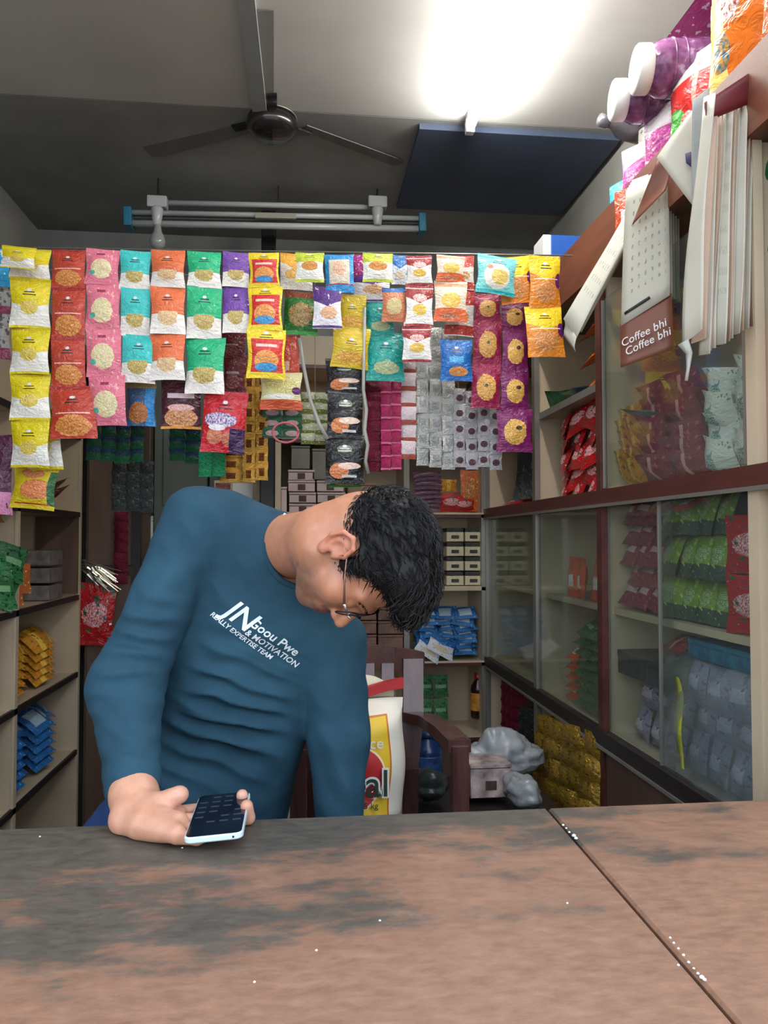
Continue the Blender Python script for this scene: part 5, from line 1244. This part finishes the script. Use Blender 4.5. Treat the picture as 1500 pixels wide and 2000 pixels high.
carton(918, 1492, 1000, 1560, 'pale carton with red print low beside the chair arm', None, Y=2.15, dep=.11, m=mat('pale_red_print_card', (196, 176, 170), .6, var=.5, scale=16))
bottle(835, 1425, 1534, 2.3, 'dark blue plastic bottle standing behind the chair arm', mat('navy_plastic', (20, 44, 84), .2, var=0), mat('navy_label', (40, 70, 120), .4, var=.4, scale=60), mat('navy_cap', (24, 40, 70), .3, var=0), .045)
t = thing('side_stool', 'low dark stool under the blue bottle and the plastic bags', 'stool', (.515, 2.215, 0))
stz = .60
MB().box(-.205, .205, -.22, .22, stz-.03, stz-.003, bev=.004).build('seat', m_blackw, t)
for xx in (-.18, .18):
    for yy in (-.19, .19): MB().box(xx-.015, xx+.015, yy-.015, yy+.015, 0, stz-.03).build('leg', m_blackw, t)
# ================================================================== PERSON
def A3(px, py, Y): return np.array(atY(px, py, Y))
pz = atY(430, 1500, 1.42)
per = thing('person', 'person in a teal long sleeved shirt and glasses bending over the counter with a phone', 'person', (-.24, 1.42, 0))
pinv = np.array([-.24, 1.42, 0])
skinm = NT('skin'); at_ = skinm.n('Attribute'); at_.attribute_name = 'Col'; nz = skinm.noise(60, 3)
skinm.lk(skinm.mix(.12, at_.outputs['Color'], skinm.ramp(nz, [(.3, s2l((120, 78, 58))), (.7, s2l((230, 180, 150)))])), skinm.b.inputs['Base Color'])
skinm.b.inputs['Roughness'].default_value = .42; skinm.b.inputs['Subsurface Weight'].default_value = .08; skinm.b.inputs['Subsurface Radius'].default_value = (.012, .005, .003); skinm.b.inputs['Subsurface Scale'].default_value = .6
skinm.bump(skinm.noise(220, 2), .08, .001); skinm = skinm.m
# --- head frame: right, forward, up
HS = .905
Uv = np.array([.90, -.42, -.03]); Uv /= np.linalg.norm(Uv)
Fv = np.array([.03, -.10, -1.0]); Fv -= Uv*(Fv @ Uv); Fv /= np.linalg.norm(Fv)
Rv = np.cross(Fv, Uv)
HO = A3(694, 1088, 1.205)
HB = np.stack([Rv, Fv, Uv], 1)      # columns
def H(x, y, z): return HO + HB @ (np.array([x, y, z])*HS)
neck0 = A3(565, 1068, 1.355)
def head_sdf(P):
    q = ((P-HO.astype(np.float32)) @ HB.astype(np.float32))/HS
    d = ellip(q, (0, -.012, .042), (.074, .096, .086))
    d = smin(d, ellip(q, (0, .030, -.028), (.060, .062, .074)), .03)
    for s in (-1, 1):
        d = smin(d, cone(q, (s*.050, -.004, -.048), (s*.016, .064, -.082), .020, .016), .022)
        d = smin(d, ellip(q, (s*.040, .056, -.012), (.028, .026, .026)), .02)
        d = smin(d, cone(q, (s*.012, .086, .028), (s*.046, .066, .032), .010, .009), .014)
        d = smax(d, -(ellip(q, (s*.031, .096, .008), (.018, .016, .012))), .012)
        d = smin(d, ellip(q, (s*.031, .074, .008), (.0145, .0135, .0125)), .005)
        d = smin(d, ellip(q, (s*.0125, .098, -.026), (.0085, .011, .008)), .006)
    d = smin(d, cone(q, (0, .084, .018), (0, .112, -.020), .0065, .0115), .010)
    d = smin(d, ellip(q, (0, .073, -.083), (.020, .016, .015)), .016)
    d = smin(d, ellip(q, (0, .082, -.056), (.030, .014, .020)), .014)
    for (zz, yy, r_) in ((-.0505, .094, .0072), (-.0625, .092, .0080)):
        a = cone(q, (-.016, yy-.004, zz-.001), (0, yy, zz), r_*.7, r_); b = cone(q, (.016, yy-.004, zz-.001), (0, yy, zz), r_*.7, r_)
        d = smin(d, np.minimum(a, b), .004)
    d = smax(d, -cone(q, (-.022, .094, -.0565), (.022, .094, -.0565), .0012, .0012), .003)
    # ears
    for s in (-1, 1):
        e = ellip(q, (s*.079, -.016, .002), (.0075, .016, .027))
        pts = [(.074, .004, -.012), (.084, .004, .014), (.089, -.008, .030), (.091, -.026, .030), (.090, -.036, .012), (.086, -.032, -.010), (.080, -.018, -.026), (.077, -.006, -.028)]
        for a_, b_ in zip(pts[:-1], pts[1:]):
            e = smin(e, cone(q, (s*a_[0], a_[1], a_[2]), (s*b_[0], b_[1], b_[2]), .0042, .0042), .003)
        e = smin(e, ellip(q, (s*.078, -.010, -.028), (.006, .009, .010)), .005)
        e = smin(e, ellip(q, (s*.078, .004, -.006), (.006, .005, .008)), .004)
        e = smax(e, -ellip(q, (s*.090, -.012, .0), (.010, .010, .013)), .004)
        d = smin(d, e, .006)
    d = d*HS
    n0 = neck0; n1 = H(0, -.028, -.055)
    d = smin(d, cone(P, n0, n1, .058, .052), .024)
    d = smin(d, cone(P, n1, H(0, -.05, .0), .050, .055), .03)
    d = smin(d, cone(P, A3(510, 1070, 1.42), A3(590, 1150, 1.41), .06, .055), .03)
    return d
lo = np.minimum.reduce([HO-.15, neck0-.12]); hi = np.maximum.reduce([HO+.15, neck0+.10])
hv, hf = nets(head_sdf, lo, hi, .0026)
# skin tones in head space
def smooth(a, b, x): t = np.clip((x-a)/(b-a), 0, 1); return t*t*(3-2*t)
ql = ((hv-HO) @ HB)/HS
base = np.array(s2l((178, 120, 90))[:3]); stub = np.array(s2l((104, 74, 60))[:3]); lipc = np.array(s2l((128, 72, 62))[:3]); red = np.array(s2l((188, 104, 82))[:3])
cols = np.tile(base, (len(hv), 1))
ns = vnoise(hv*90, 3)
jaw = smooth(-.028, -.060, ql[:, 2]+ns*.012)*smooth(-.01, .03, ql[:, 1]+ns*.01)*smooth(-.125, -.105, ql[:, 2])
mous = smooth(.078, .086, ql[:, 1])*smooth(-.034, -.039, ql[:, 2])*smooth(-.047, -.044, ql[:, 2])*(np.abs(ql[:, 0]) < .03)
side = smooth(.035, .0, np.abs(ql[:, 1]-.012))*smooth(.05, .06, np.abs(ql[:, 0]))*smooth(-.05, .0, ql[:, 2])*(ql[:, 1] > .0)
k = np.clip(jaw*.8+mous*.7+side*.5, 0, .85)[:, None]*(1+ns[:, None]*.5); cols = cols*(1-k)+stub*k
lip = (smooth(.086, .090, ql[:, 1])*smooth(-.044, -.047, ql[:, 2])*smooth(-.071, -.067, ql[:, 2])*smooth(.026, .02, np.abs(ql[:, 0])))[:, None]; cols = cols*(1-lip)+lipc*lip
er = (smooth(.078, .086, np.abs(ql[:, 0]))*(ql[:, 1] < .01)*(ql[:, 1] > -.045))[:, None]*.5; cols = cols*(1-er)+red*er
ck = (smooth(.04, 0, np.linalg.norm(ql-np.array([.05, .06, -.01]), axis=1)))[:, None]*.25; cols = cols*(1-ck)+red*ck

# --- right hand (palm up, holding the phone)
PHC = None
W0 = A3(262, 1556, 1.13); E0 = A3(240, 1335, 1.34)
Pm = A3(292, 1597, 1.085)
def hand_sdf(P):
    d = cone(P, E0+(W0-E0)*.6, W0, .036, .030)
    d = smin(d, cone(P, W0, Pm, .030, .024), .02)
    heel = A3(262, 1600, 1.09); d = smin(d, ellip(P, heel, (.034, .030, .026)), .018)
    d = smin(d, cone(P, A3(282, 1612, 1.06), A3(345, 1628, 1.02), .021, .012), .016)     # little finger side of the palm
    d = smin(d, cone(P, A3(290, 1602, 1.08), A3(348, 1606, 1.05), .021, .014), .016)
    d = smin(d, cone(P, A3(280, 1592, 1.11), A3(344, 1590, 1.10), .019, .014), .016)
    # thumb
    t0, t1, t2, t3 = A3(272, 1580, 1.10), A3(302, 1572, 1.09), A3(332, 1560, 1.09), A3(350, 1552, 1.09)
    th = smin(cone(P, t0, t1, .019, .0155), cone(P, t1, t2, .0145, .012), .008); th = smin(th, cone(P, t2, t3, .012, .0105), .006)
    th = smin(th, ellip(P, t3, (.013, .012, .0115)), .004)
    d = smin(d, th, .010)
    # fingers run under the phone and curl up at its far side
    for (a, b, c, e, r_) in (
        (A3(340, 1590, 1.11), A3(410, 1592, 1.13), (476, 1585, 1.135), (473, 1553, 1.12), .0098),
        (A3(342, 1603, 1.075), A3(412, 1605, 1.085), (484, 1602, 1.09), (482, 1574, 1.08), .0102),
        (A3(345, 1616, 1.045), A3(405, 1618, 1.05), (452, 1612, 1.055), (468, 1604, 1.055), .0084),
        (A3(345, 1626, 1.02), A3(385, 1628, 1.02), (420, 1626, 1.03), (440, 1618, 1.03), .0078)):
        a = a.copy(); b = b.copy(); a[2] = min(a[2], .968); b[2] = .9655
        c = A3(*c); e = A3(*e); c[2] = max(c[2], .9655)
        f_ = smin(cone(P, a, b, r_*1.1, r_), cone(P, b, c, r_, r_*.96), .004); f_ = smin(f_, cone(P, c, e, r_*.96, r_*.84), .003)
        d = smin(d, f_, .003)
    return smax(d, -(P[..., 2]-(CT+.0008)), .002)
gv, gf = nets(hand_sdf, np.minimum.reduce([W0-.09, A3(345, 1640, 1.0)-.03, np.array([-.35, .98, .95])]), np.array([A3(495, 1590, 1.1)[0]+.02, W0[1]+.11, W0[2]+.07]), .0022)
ghn = vnoise(gv*70, 9); gcol = np.tile(np.array(s2l((190, 138, 112))[:3]), (len(gv), 1))
pal = smooth(.03, .0, np.linalg.norm(gv-A3(335, 1605, 1.06), axis=1))[:, None]*.6; gcol = gcol*(1-pal)+np.array(s2l((228, 178, 164))[:3])*pal
tip = smooth(.018, .004, np.minimum.reduce([np.linalg.norm(gv-A3(348, 1555, 1.09), axis=1), np.linalg.norm(gv-A3(476, 1560, 1.12), axis=1), np.linalg.norm(gv-A3(484, 1582, 1.085), axis=1)]))[:, None]*.5
gcol = gcol*(1-tip)+np.array(s2l((232, 186, 174))[:3])*tip; gcol *= (1+ghn*.12)[:, None]

# --- clothed body: torso, arms
shR = A3(388, 1020, 1.37); shL = A3(655, 1250, 1.37); elR = A3(244, 1345, 1.29); wrR = A3(258, 1530, 1.155)
elL = A3(662, 1440, 1.38); wrL = A3(664, 1640, 1.33)
CUT0 = A3(588, 1078, 1.33)
def torso_core(P, k=0.0):
    d = cone(P, A3(366, 1560, 1.46), A3(440, 1100, 1.44), .095, .115)
    d = smin(d, cone(P, A3(478, 1560, 1.46), A3(570, 1215, 1.42), .082, .085), .06)
    d = smin(d, cone(P, A3(440, 1330, 1.44), A3(500, 1180, 1.42), .10, .10), .06)
    d = smin(d, cone(P, shR+np.array([.035, .01, -.012]), A3(540, 1090, 1.39), .066, .070), .05)
    d = smin(d, cone(P, A3(560, 1120, 1.40), shL+np.array([-.02, .01, .0]), .072, .056), .05)
    d = smin(d, cone(P, A3(390, 1600, 1.45), A3(400, 1740, 1.43), .108, .118), .08)
    return d
def sleeves(P):
    a = smin(cone(P, shR, elR, .063, .051), cone(P, elR, wrR, .051, .041), .05)
    b = smin(cone(P, shL, elL, .056, .050), cone(P, elL, wrL, .050, .040), .03)
    return a, b
def shirt_sdf(P):
    d = torso_core(P); a, b = sleeves(P)
    d = smin(d, a, .016); d = smin(d, b, .022)
    # neck opening
    d = smin(d, cone(P, A3(490, 1072, 1.41), A3(542, 1072, 1.375), .066, .062), .03)
    cut = cone(P, CUT0, H(0, -.02, -.03), .060, .085)
    d = smax(d, -cut, .004)
    return d
slo = np.array([A3(170, 1300, 1.4)[0]-.06, 1.08, .62]); shi = np.array([A3(720, 1300, 1.4)[0]+.06, 1.66, 1.50])
sv, sf = nets(shirt_sdf, slo, shi, .0052)
for _ in range(2):
    pass
N = vnormals(sv, sf)
# folds
def ridge(P, p0, p1, width, amp, ncount, phase=0):
    """amp falls off around the segment p0-p1; ridges run along the segment"""
    p0 = np.array(p0); p1 = np.array(p1); ax = (p1-p0); L = np.linalg.norm(ax); ax = ax/L
    rel = P-p0; t = rel @ ax; across = rel - t[:, None]*ax; s = across[:, 2]*.9 + across[:, 0]*.5
    dist = np.linalg.norm(across, axis=1); fall = np.exp(-(dist/width)**2)*smooth(-.02, .05, t)*smooth(L+.02, L-.05, t)
    wob = vnoise(P*8, 17)*.055+vnoise(P*21, 18)*.012; x = (s+wob)/width*ncount+phase
    tri = np.abs((x % 1)-.5)*2; return amp*fall*(tri**1.5-.45)
D = np.zeros(len(sv))
D += ridge(sv, A3(360, 1330, 1.33), A3(560, 1400, 1.32), .10, .014, 2.6)
D += ridge(sv, A3(300, 1420, 1.33), A3(540, 1540, 1.32), .10, .013, 2.4, .3)
D += ridge(sv, A3(430, 1290, 1.3), A3(600, 1350, 1.29), .06, .009, 1.6, .1)
D += ridge(sv, A3(345, 1090, 1.30), A3(330, 1210, 1.28), .06, .008, 1.6)
D += ridge(sv, A3(190, 1300, 1.27), A3(300, 1330, 1.25), .09, .009, 2.8)
D += ridge(sv, A3(200, 1400, 1.22), A3(300, 1430, 1.2), .08, .006, 2.4, .4)
D += ridge(sv, A3(610, 1430, 1.28), A3(700, 1590, 1.27), .07, .010, 1.8, .2)
D += ridge(sv, A3(600, 1310, 1.25), A3(690, 1270, 1.25), .06, .008, 1.6, .6)
D *= 1.05*(1+vnoise(sv*12, 19)*1.4)
D += ridge(sv, A3(190, 1200, 1.25), A3(330, 1250, 1.22), .07, .008, 2.2, .2)
D += ridge(sv, A3(200, 1480, 1.15), A3(300, 1500, 1.13), .05, .005, 2.0, .1)
D += ridge(sv, A3(350, 1000, 1.30), A3(470, 1180, 1.30), .05, .007, 1.2, .3)
D += vnoise(sv*np.array([18, 18, 26]), 4)*.007 + vnoise(sv*55, 5)*.0016
sv = sv+N*D[:, None]
# keep the shirt off the counter
front = sv[:, 1] < yf+.006
sv[:, 2] = np.where(front & (sv[:, 2] < CT+.003), CT+.003, sv[:, 2])
m_shirt = NT('teal_knit'); nzs = m_shirt.noise(5, 4); m_shirt.lk(m_shirt.ramp(nzs, [(.3, s2l((28, 55, 70))), (.7, s2l((42, 76, 92)))]), m_shirt.b.inputs['Base Color'])
m_shirt.b.inputs['Roughness'].default_value = .85; m_shirt.b.inputs['Specular IOR Level'].default_value = .2; m_shirt.bump(m_shirt.noise(400, 2), .25, .001); m_shirt = m_shirt.m
shirt = mk('shirt', mesh_np('shirt', sv-pinv, sf, m_shirt), per)
# ribbed collar following the neck opening
cn = (H(0, -.02, -.03)-CUT0); cn /= np.linalg.norm(cn)
from mathutils.bvhtree import BVHTree
bvh = BVHTree.FromPolygons([tuple(v) for v in sv], [tuple(f) for f in sf])
a1 = np.cross(cn, [0, 0, 1.0]); a1 /= np.linalg.norm(a1); a2 = np.cross(cn, a1)
qx = ((sv-neck0) @ cn); rad = np.linalg.norm((sv-neck0)-qx[:, None]*cn, axis=1)
def collar_f(P):
    a, b = sleeves(P); return smin(smin(smin(torso_core(P), a, .016), b, .022), cone(P, A3(490, 1072, 1.41), A3(542, 1072, 1.375), .066, .062), .03)
ring = []
for th_ in np.linspace(0, 2*PI, 49)[:-1]:
    u_ = a1*math.cos(th_)+a2*math.sin(th_)
    # march along the cutter surface to the edge of the cloth
    best = None
    for s_ in np.linspace(.12, -.14, 66):
        r_ = .060+(.025*max(0, min(1, s_/np.linalg.norm(H(0, -.02, -.03)-CUT0)))); p_ = CUT0+cn*s_+u_*(r_+.002)
        if float(collar_f(p_[None].astype(np.float32))[0]) < 0.0: best = p_; break
    if best is not None: ring.append(best)
if len(ring) > 20:
    R_ = np.array(ring)
    for _ in range(4): R_ = (np.roll(R_, 1, 0)+R_*2+np.roll(R_, -1, 0))/4
    pts = [tuple(p-pinv) for p in R_]+[tuple(R_[0]-pinv)]
    MB().tube(pts, .0055, 8, cap=False).build('collar', m_shirt, per, True)
# cuff
cdir = (wrR-elR)/np.linalg.norm(wrR-elR)
# --- body mesh: head, neck, hand, and the trunk hidden by the shirt
def under(P):
    d = torso_core(P)+.012
    a, b = sleeves(P); d = smin(d, a+.014, .02); d = smin(d, b+.012, .02)
    return d
uv_, uf = nets(under, slo, shi, .011)
inner = -vnormals(uv_, uf)*.004; uv_ = uv_+inner
allv = np.concatenate([hv, gv, uv_]); allf = np.concatenate([hf, gf+len(hv), uf+len(hv)+len(gv)])
allc = np.concatenate([cols, gcol, np.tile(base, (len(uv_), 1))])
body = mk('body', mesh_np('body', allv-pinv, allf, skinm, allc), per)
# trousers
def tr(P):
    d = smin(cone(P, A3(278, 1655, 1.47), A3(330, 1690, 1.45), .108, .118), cone(P, A3(330, 1700, 1.43), A3(440, 1720, 1.43), .118, .105), .04)
    for (x, Yk, xf_) in ((-.38, 1.38, -.38), (-.19, 1.40, -.17)):
        d = smin(d, cone(P, (x+.02, 1.43, .72), (x, Yk, .40), .098, .068), .05)
        d = smin(d, cone(P, (x, Yk, .40), (xf_, 1.46, .07), .068, .052), .03)
    return d
tv, tf = nets(tr, (-.66, 1.20, .03), (.10, 1.66, .95), .011)
tv = tv + vnormals(tv, tf)*((vnoise(tv*np.array([14, 14, 22]), 6)*.012)[:, None])
mk('trousers', mesh_np('trousers', tv-pinv, tf, mat('navy_denim', (24, 56, 104), .8, var=.15, scale=30)), per)
for x in (-.38, -.17):
    def sh(P): return smax(cone(P, (x, 1.48, .045), (x-.01, 1.30, .035), .042, .036), -(P[..., 2]-.002), .004)
    v_, f_ = nets(sh, (x-.08, 1.23, .0), (x+.08, 1.56, .12), .007); mk('shoe', mesh_np('shoe', v_-pinv, f_, m_black), per)

# --- hair
def hair_sdf(P):
    q = ((P-HO.astype(np.float32)) @ HB.astype(np.float32))/HS
    d = ellip(q, (0, -.012, .050), (.084, .108, .098))
    d = smin(d, ellip(q, (0, .045, .108), (.066, .050, .040)), .03)            # fringe volume
    d = smin(d, ellip(q, (0, .082, .104), (.046, .028, .026)), .02)
    nn = (vnoise((q*np.array([60, 30, 30], dtype=np.float32)).reshape(-1, 3), 2)).reshape(d.shape)
    ax = np.abs(q[..., 0])
    # hairline: keep above this height, by how far forward
    y = q[..., 1]
    line = np.interp(y, [-.13, -.10, -.07, -.045, -.036, -.018, .004, .010, .026, .034, .046, .06, .08, .12], [-.075, -.066, -.052, -.040, .030, .036, .030, -.012, -.006, .038, .062, .078, .084, .080])
    line = np.where(ax < .045, np.interp(y, [-.13, -.08, .0, .06, .12], [-.075, -.06, .0, .080, .084]), line)
    keep = q[..., 2]-line+nn*.010
    d = smax(d, -keep, .010)
    return (d+nn*.004)*HS
xv, xf_ = nets(hair_sdf, HO-.17, HO+.19, .0032)
xn = vnormals(xv, xf_); xq = ((xv-HO) @ HB)/HS
strand = vnoise(xq*np.array([110, 24, 70]), 8)*.0045+vnoise(xq*np.array([240, 40, 150]), 9)*.003
xv = xv+xn*strand[:, None]
m_hair = NT('black_hair'); m_hair.b.inputs['Base Color'].default_value = s2l((14, 13, 13)); m_hair.b.inputs['Roughness'].default_value = .55; m_hair.b.inputs['Specular IOR Level'].default_value = .25; m_hair.bump(m_hair.noise(160, 3), .5, .002); m_hair = m_hair.m
hair = mk('hair', mesh_np('hair', xv-pinv, xf_, m_hair), per)
# short strands lying over the cap
sel = rng.choice(len(xv), 2600, replace=False); mb = MB()
for i in sel:
    p = xv[i]; n = xn[i]; q_ = xq[i]
    if q_[1] > .02 and q_[2] < .05 and abs(q_[0]) > .03: ln_ = .010
    elif q_[2] < .0: ln_ = .009
    else: ln_ = .022+.012*rng.rand()
    flow = HB @ np.array([rng.randn()*.4, .8+rng.randn()*.3, .5*np.sign(.03-q_[1])+rng.randn()*.4]); flow -= n*(flow @ n); flow /= max(1e-6, np.linalg.norm(flow))
    s_ = np.cross(n, flow)*.0011
    a = p-n*.002; b = p+flow*ln_*.5+n*.0028; c = p+flow*ln_+n*.001+n*rng.rand()*.002
    mb.add([a-s_-pinv, a+s_-pinv, b+s_*.8-pinv, b-s_*.8-pinv, c-pinv, b+n*.0012-pinv], [(0, 1, 2, 3), (3, 2, 4), (0, 3, 5), (1, 5, 2), (3, 4, 5), (2, 5, 4)])
mb.build('hair_strands', m_hair, hair)
# eyebrows
mb = MB()
for s in (-1, 1):
    for i in range(70):
        t_ = rng.rand(); x = s*(.012+.036*t_); z = .030+.006*math.sin(PI*t_)+rng.randn()*.0016; y = .097-.020*t_**1.6
        p = H(x, y, z); dv = HB @ np.array([s*.9, -.2, .25]); e = p+dv*.007; w_ = (HB @ np.array([0, 0, 1]))*.0006
        o_ = (HB @ np.array([0, 1, 0]))*.001
        mb.add([p-w_-pinv, p+w_-pinv, e-pinv, p+o_-pinv], [(0, 1, 2), (1, 3, 2), (3, 0, 2)])
mb.build('eyebrows', m_hair, body)
# --- glasses
m_gf = mat('dark_gunmetal', (40, 34, 34), .3, metal=.6, var=0); m_gs = mat('bright_hinge', (214, 206, 200), .2, metal=.8, var=0); m_temple = mat('copper_temple', (150, 110, 96), .25, metal=.7, var=0)
gl = mb = None
def hp(x, y, z): return tuple(H(x, y, z)-pinv)
mb = MB()
for s in (-1, 1):
    pts = []
    for t_ in np.linspace(0, 2*PI, 29):
        cx_, cz_ = math.cos(t_), math.sin(t_); ex = abs(cx_)**.75*np.sign(cx_)*.025; ez = abs(cz_)**.75*np.sign(cz_)*.019
        pts.append(hp(s*(.034)+ex, .101-.004*abs(s*.034+ex)/.03, .006+ez))
    mb.tube(pts, .0013, 6, cap=False)
mb.tube([hp(-.009, .101, .012), hp(0, .105, .015), hp(.009, .101, .012)], .0014, 6)
gl = mb.build('glasses', m_gf, per, True)
for s in (-1, 1):
    MB().tube([hp(s*.060, .094, .014), hp(s*.075, .080, .014)], .0022, 6).build('hinge', m_gs, gl, True)
    MB().tube([hp(s*.075, .080, .014), hp(s*.080, .040, .014), hp(s*.084, -.005, .018), hp(s*.084, -.026, .010)], [.0022, .0014, .0012, .0012], 6).build('temple_arm', m_temple, gl, True)
    mb = MB(); ring_ = [];
    for t_ in np.linspace(0, 2*PI, 25)[:-1]:
        cx_, cz_ = math.cos(t_), math.sin(t_); ex = abs(cx_)**.75*np.sign(cx_)*.0245; ez = abs(cz_)**.75*np.sign(cz_)*.0185
        ring_.append((s*.034+ex, .006+ez))
    vs = [hp(x, .1005-.004*abs(x)/.03, z) for x, z in ring_]+[hp(x, .1015-.004*abs(x)/.03, z) for x, z in ring_]; n_ = len(ring_)
    fs = [tuple(range(n_))[::-1], tuple(range(n_, 2*n_))]+[(k_, (k_+1) % n_, (k_+1) % n_+n_, k_+n_) for k_ in range(n_)]
    mb.add(vs, fs).build('lens', glass_mat('lens_glass', (240, 244, 246), 1.2), gl)
    MB().tube([hp(s*.010, .106, .002), hp(s*.011, .100, -.004)], .0018, 6).build('nose_pad', m_gs, gl, True)
# white label at the back of the neckline
lb = A3(562, 1014, 1.33)-pinv
mb = MB().box(-.011, .011, -.001, .001, -.006, .006, M=Matrix.Translation(Vector(lb)) @ Matrix.Rotation(.6, 4, 'Y')); mb.build('collar_label', m_white, per)

# --- chest print, wrapped onto the shirt
SV2 = sv; bvh = BVHTree.FromPolygons([tuple(v) for v in SV2], [tuple(f) for f in sf])
def shirt_text(body_, px, py, size, ang, shear=.25):
    cu = bpy.data.curves.new('t', 'FONT'); cu.body = body_; cu.size = size; cu.shear = shear; cu.align_x = 'LEFT'; cu.align_y = 'BOTTOM'; cu.resolution_u = 2; cu.offset = size*.018
    to = bpy.data.objects.new('tmp', cu); COL.objects.link(to); me = bpy.data.meshes.new_from_object(to.evaluated_get(bpy.context.evaluated_depsgraph_get())); bpy.data.objects.remove(to)
    import bmesh
    bm = bmesh.new(); bm.from_mesh(me); bmesh.ops.subdivide_edges(bm, edges=[e for e in bm.edges if e.calc_length() > .006], cuts=2, use_grid_fill=False); bmesh.ops.triangulate(bm, faces=bm.faces[:])
    c = Vector(A3(px, py, 1.28)); ux = Vector((math.cos(ang), 0, -math.sin(ang))); up = Vector((math.sin(ang), 0, math.cos(ang)))
    for v in bm.verts:
        p = c+ux*v.co.x+up*v.co.y; p.y = 1.0; hit = bvh.ray_cast(p, Vector((0, 1, 0)), 1.0)
        v.co = (hit[0]+Vector((0, -.0016, 0)) if hit[0] else p+Vector((0, .28, 0)))-Vector(pinv)
    bm.to_mesh(me); bm.free(); me.materials.clear(); me.materials.append(m_print); return mk('lettering', me, shirt)
m_print = mat('white_print', (214, 222, 226), .6, var=.08, scale=200)
AG = math.radians(36)
shirt_text('JN', 421, 1212, .050, AG+.02, .3)
shirt_text('Goou Pwe', 478, 1228, .0225, AG, .2)
shirt_text('& MOTIVATION', 472, 1245, .0150, AG, .2)
shirt_text('REALLY EXPERTISE TEAM', 402, 1208, .0115, AG+.03, .2)

# ================================================================== PHONE
c0 = A3(358, 1638, .995); c1 = A3(474, 1626, .995)
ctr_n = (c0+c1)/2; wd = np.linalg.norm(c1-c0); f0 = A3(408, 1553, 1.145)
fw = f0-ctr_n; L_ = .150; fw = fw/np.linalg.norm(fw); rt = (c1-c0)/wd; nrm = np.cross(rt, fw); nrm /= np.linalg.norm(nrm); fw = np.cross(nrm, rt)
low = min((ctr_n+s*rt*wd/2+t_*fw*L_-nrm*.008)[2] for s in (-1, 1) for t_ in (0, 1))
ctr = ctr_n + fw*L_/2 + np.array([0, 0, max(0, CT+.001-low)])
ph = thing('mobile_phone', 'mobile phone with a dark screen and pale blue frame held at the counter edge', 'phone', tuple(ctr))
Mx = Matrix(((rt[0], fw[0], nrm[0], 0), (rt[1], fw[1], nrm[1], 0), (rt[2], fw[2], nrm[2], 0), (0, 0, 0, 1)))
def rbox(hx, hy, z0, z1, r_, m, name, par=ph):
    pts = []
    for (cx_, cy_, a0) in ((hx-r_, hy-r_, 0), (-hx+r_, hy-r_, PI/2), (-hx+r_, -hy+r_, PI), (hx-r_, -hy+r_, 1.5*PI)):
        for k_ in range(6): t_ = a0+PI/2*k_/5; pts.append((cx_+r_*math.cos(t_), cy_+r_*math.sin(t_)))
    n_ = len(pts); mb = MB(); vs = []
    prof = [(z0, .0012), (z0+.0015, 0), (z1-.0015, 0), (z1, .0012)] if z1-z0 > .004 else [(z0, 0), (z1, 0)]
    for (z_, ins) in prof: vs += [Mx @ Vector((x*(1-ins/hx), y*(1-ins/hy), z_)) for x, y in pts]
    fs = [tuple(range(n_))[::-1], tuple((len(prof)-1)*n_+k_ for k_ in range(n_))]
    for i in range(len(prof)-1): fs += [(i*n_+k_, i*n_+(k_+1) % n_, (i+1)*n_+(k_+1) % n_, (i+1)*n_+k_) for k_ in range(n_)]
    return mb.add(vs, fs).build(name, m, par)
m_pf = mat('pale_blue_metal', (206, 226, 234), .3, metal=.2, var=0)
rbox(wd/2, L_/2, -.008, 0, .009, m_pf, 'frame')
q = NT('phone_screen'); oc = q.n('TexCoord').outputs['Object']
q.b.inputs['Base Color'].default_value = s2l((16, 20, 30)); q.b.inputs['Roughness'].default_value = .12
rbox(wd/2-.0018, L_/2-.002, -.0004, .0006, .008, q.m, 'screen')
m_dim = mat('dim_screen_reflection', (52, 58, 74), .3, var=0)  # faint grid reflections on the switched-off screen, coloured in as pale blocks
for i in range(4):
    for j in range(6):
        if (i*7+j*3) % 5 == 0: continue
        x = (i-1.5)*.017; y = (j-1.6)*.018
        MB().box(x-.0055, x+.0055, y-.0022, y+.0022, .0006, .0008, M=Mx).build('screen_reflection', m_dim, ph)
MB().lathe([(0, 0), (.0014, 0), (.0014, .0004), (0, .0004)], M=Mx @ Matrix.Translation((wd/2-.012, -L_/2, -.004)) @ Matrix.Rotation(PI/2, 4, 'X'), n=10).build('port_hole', m_black, ph)
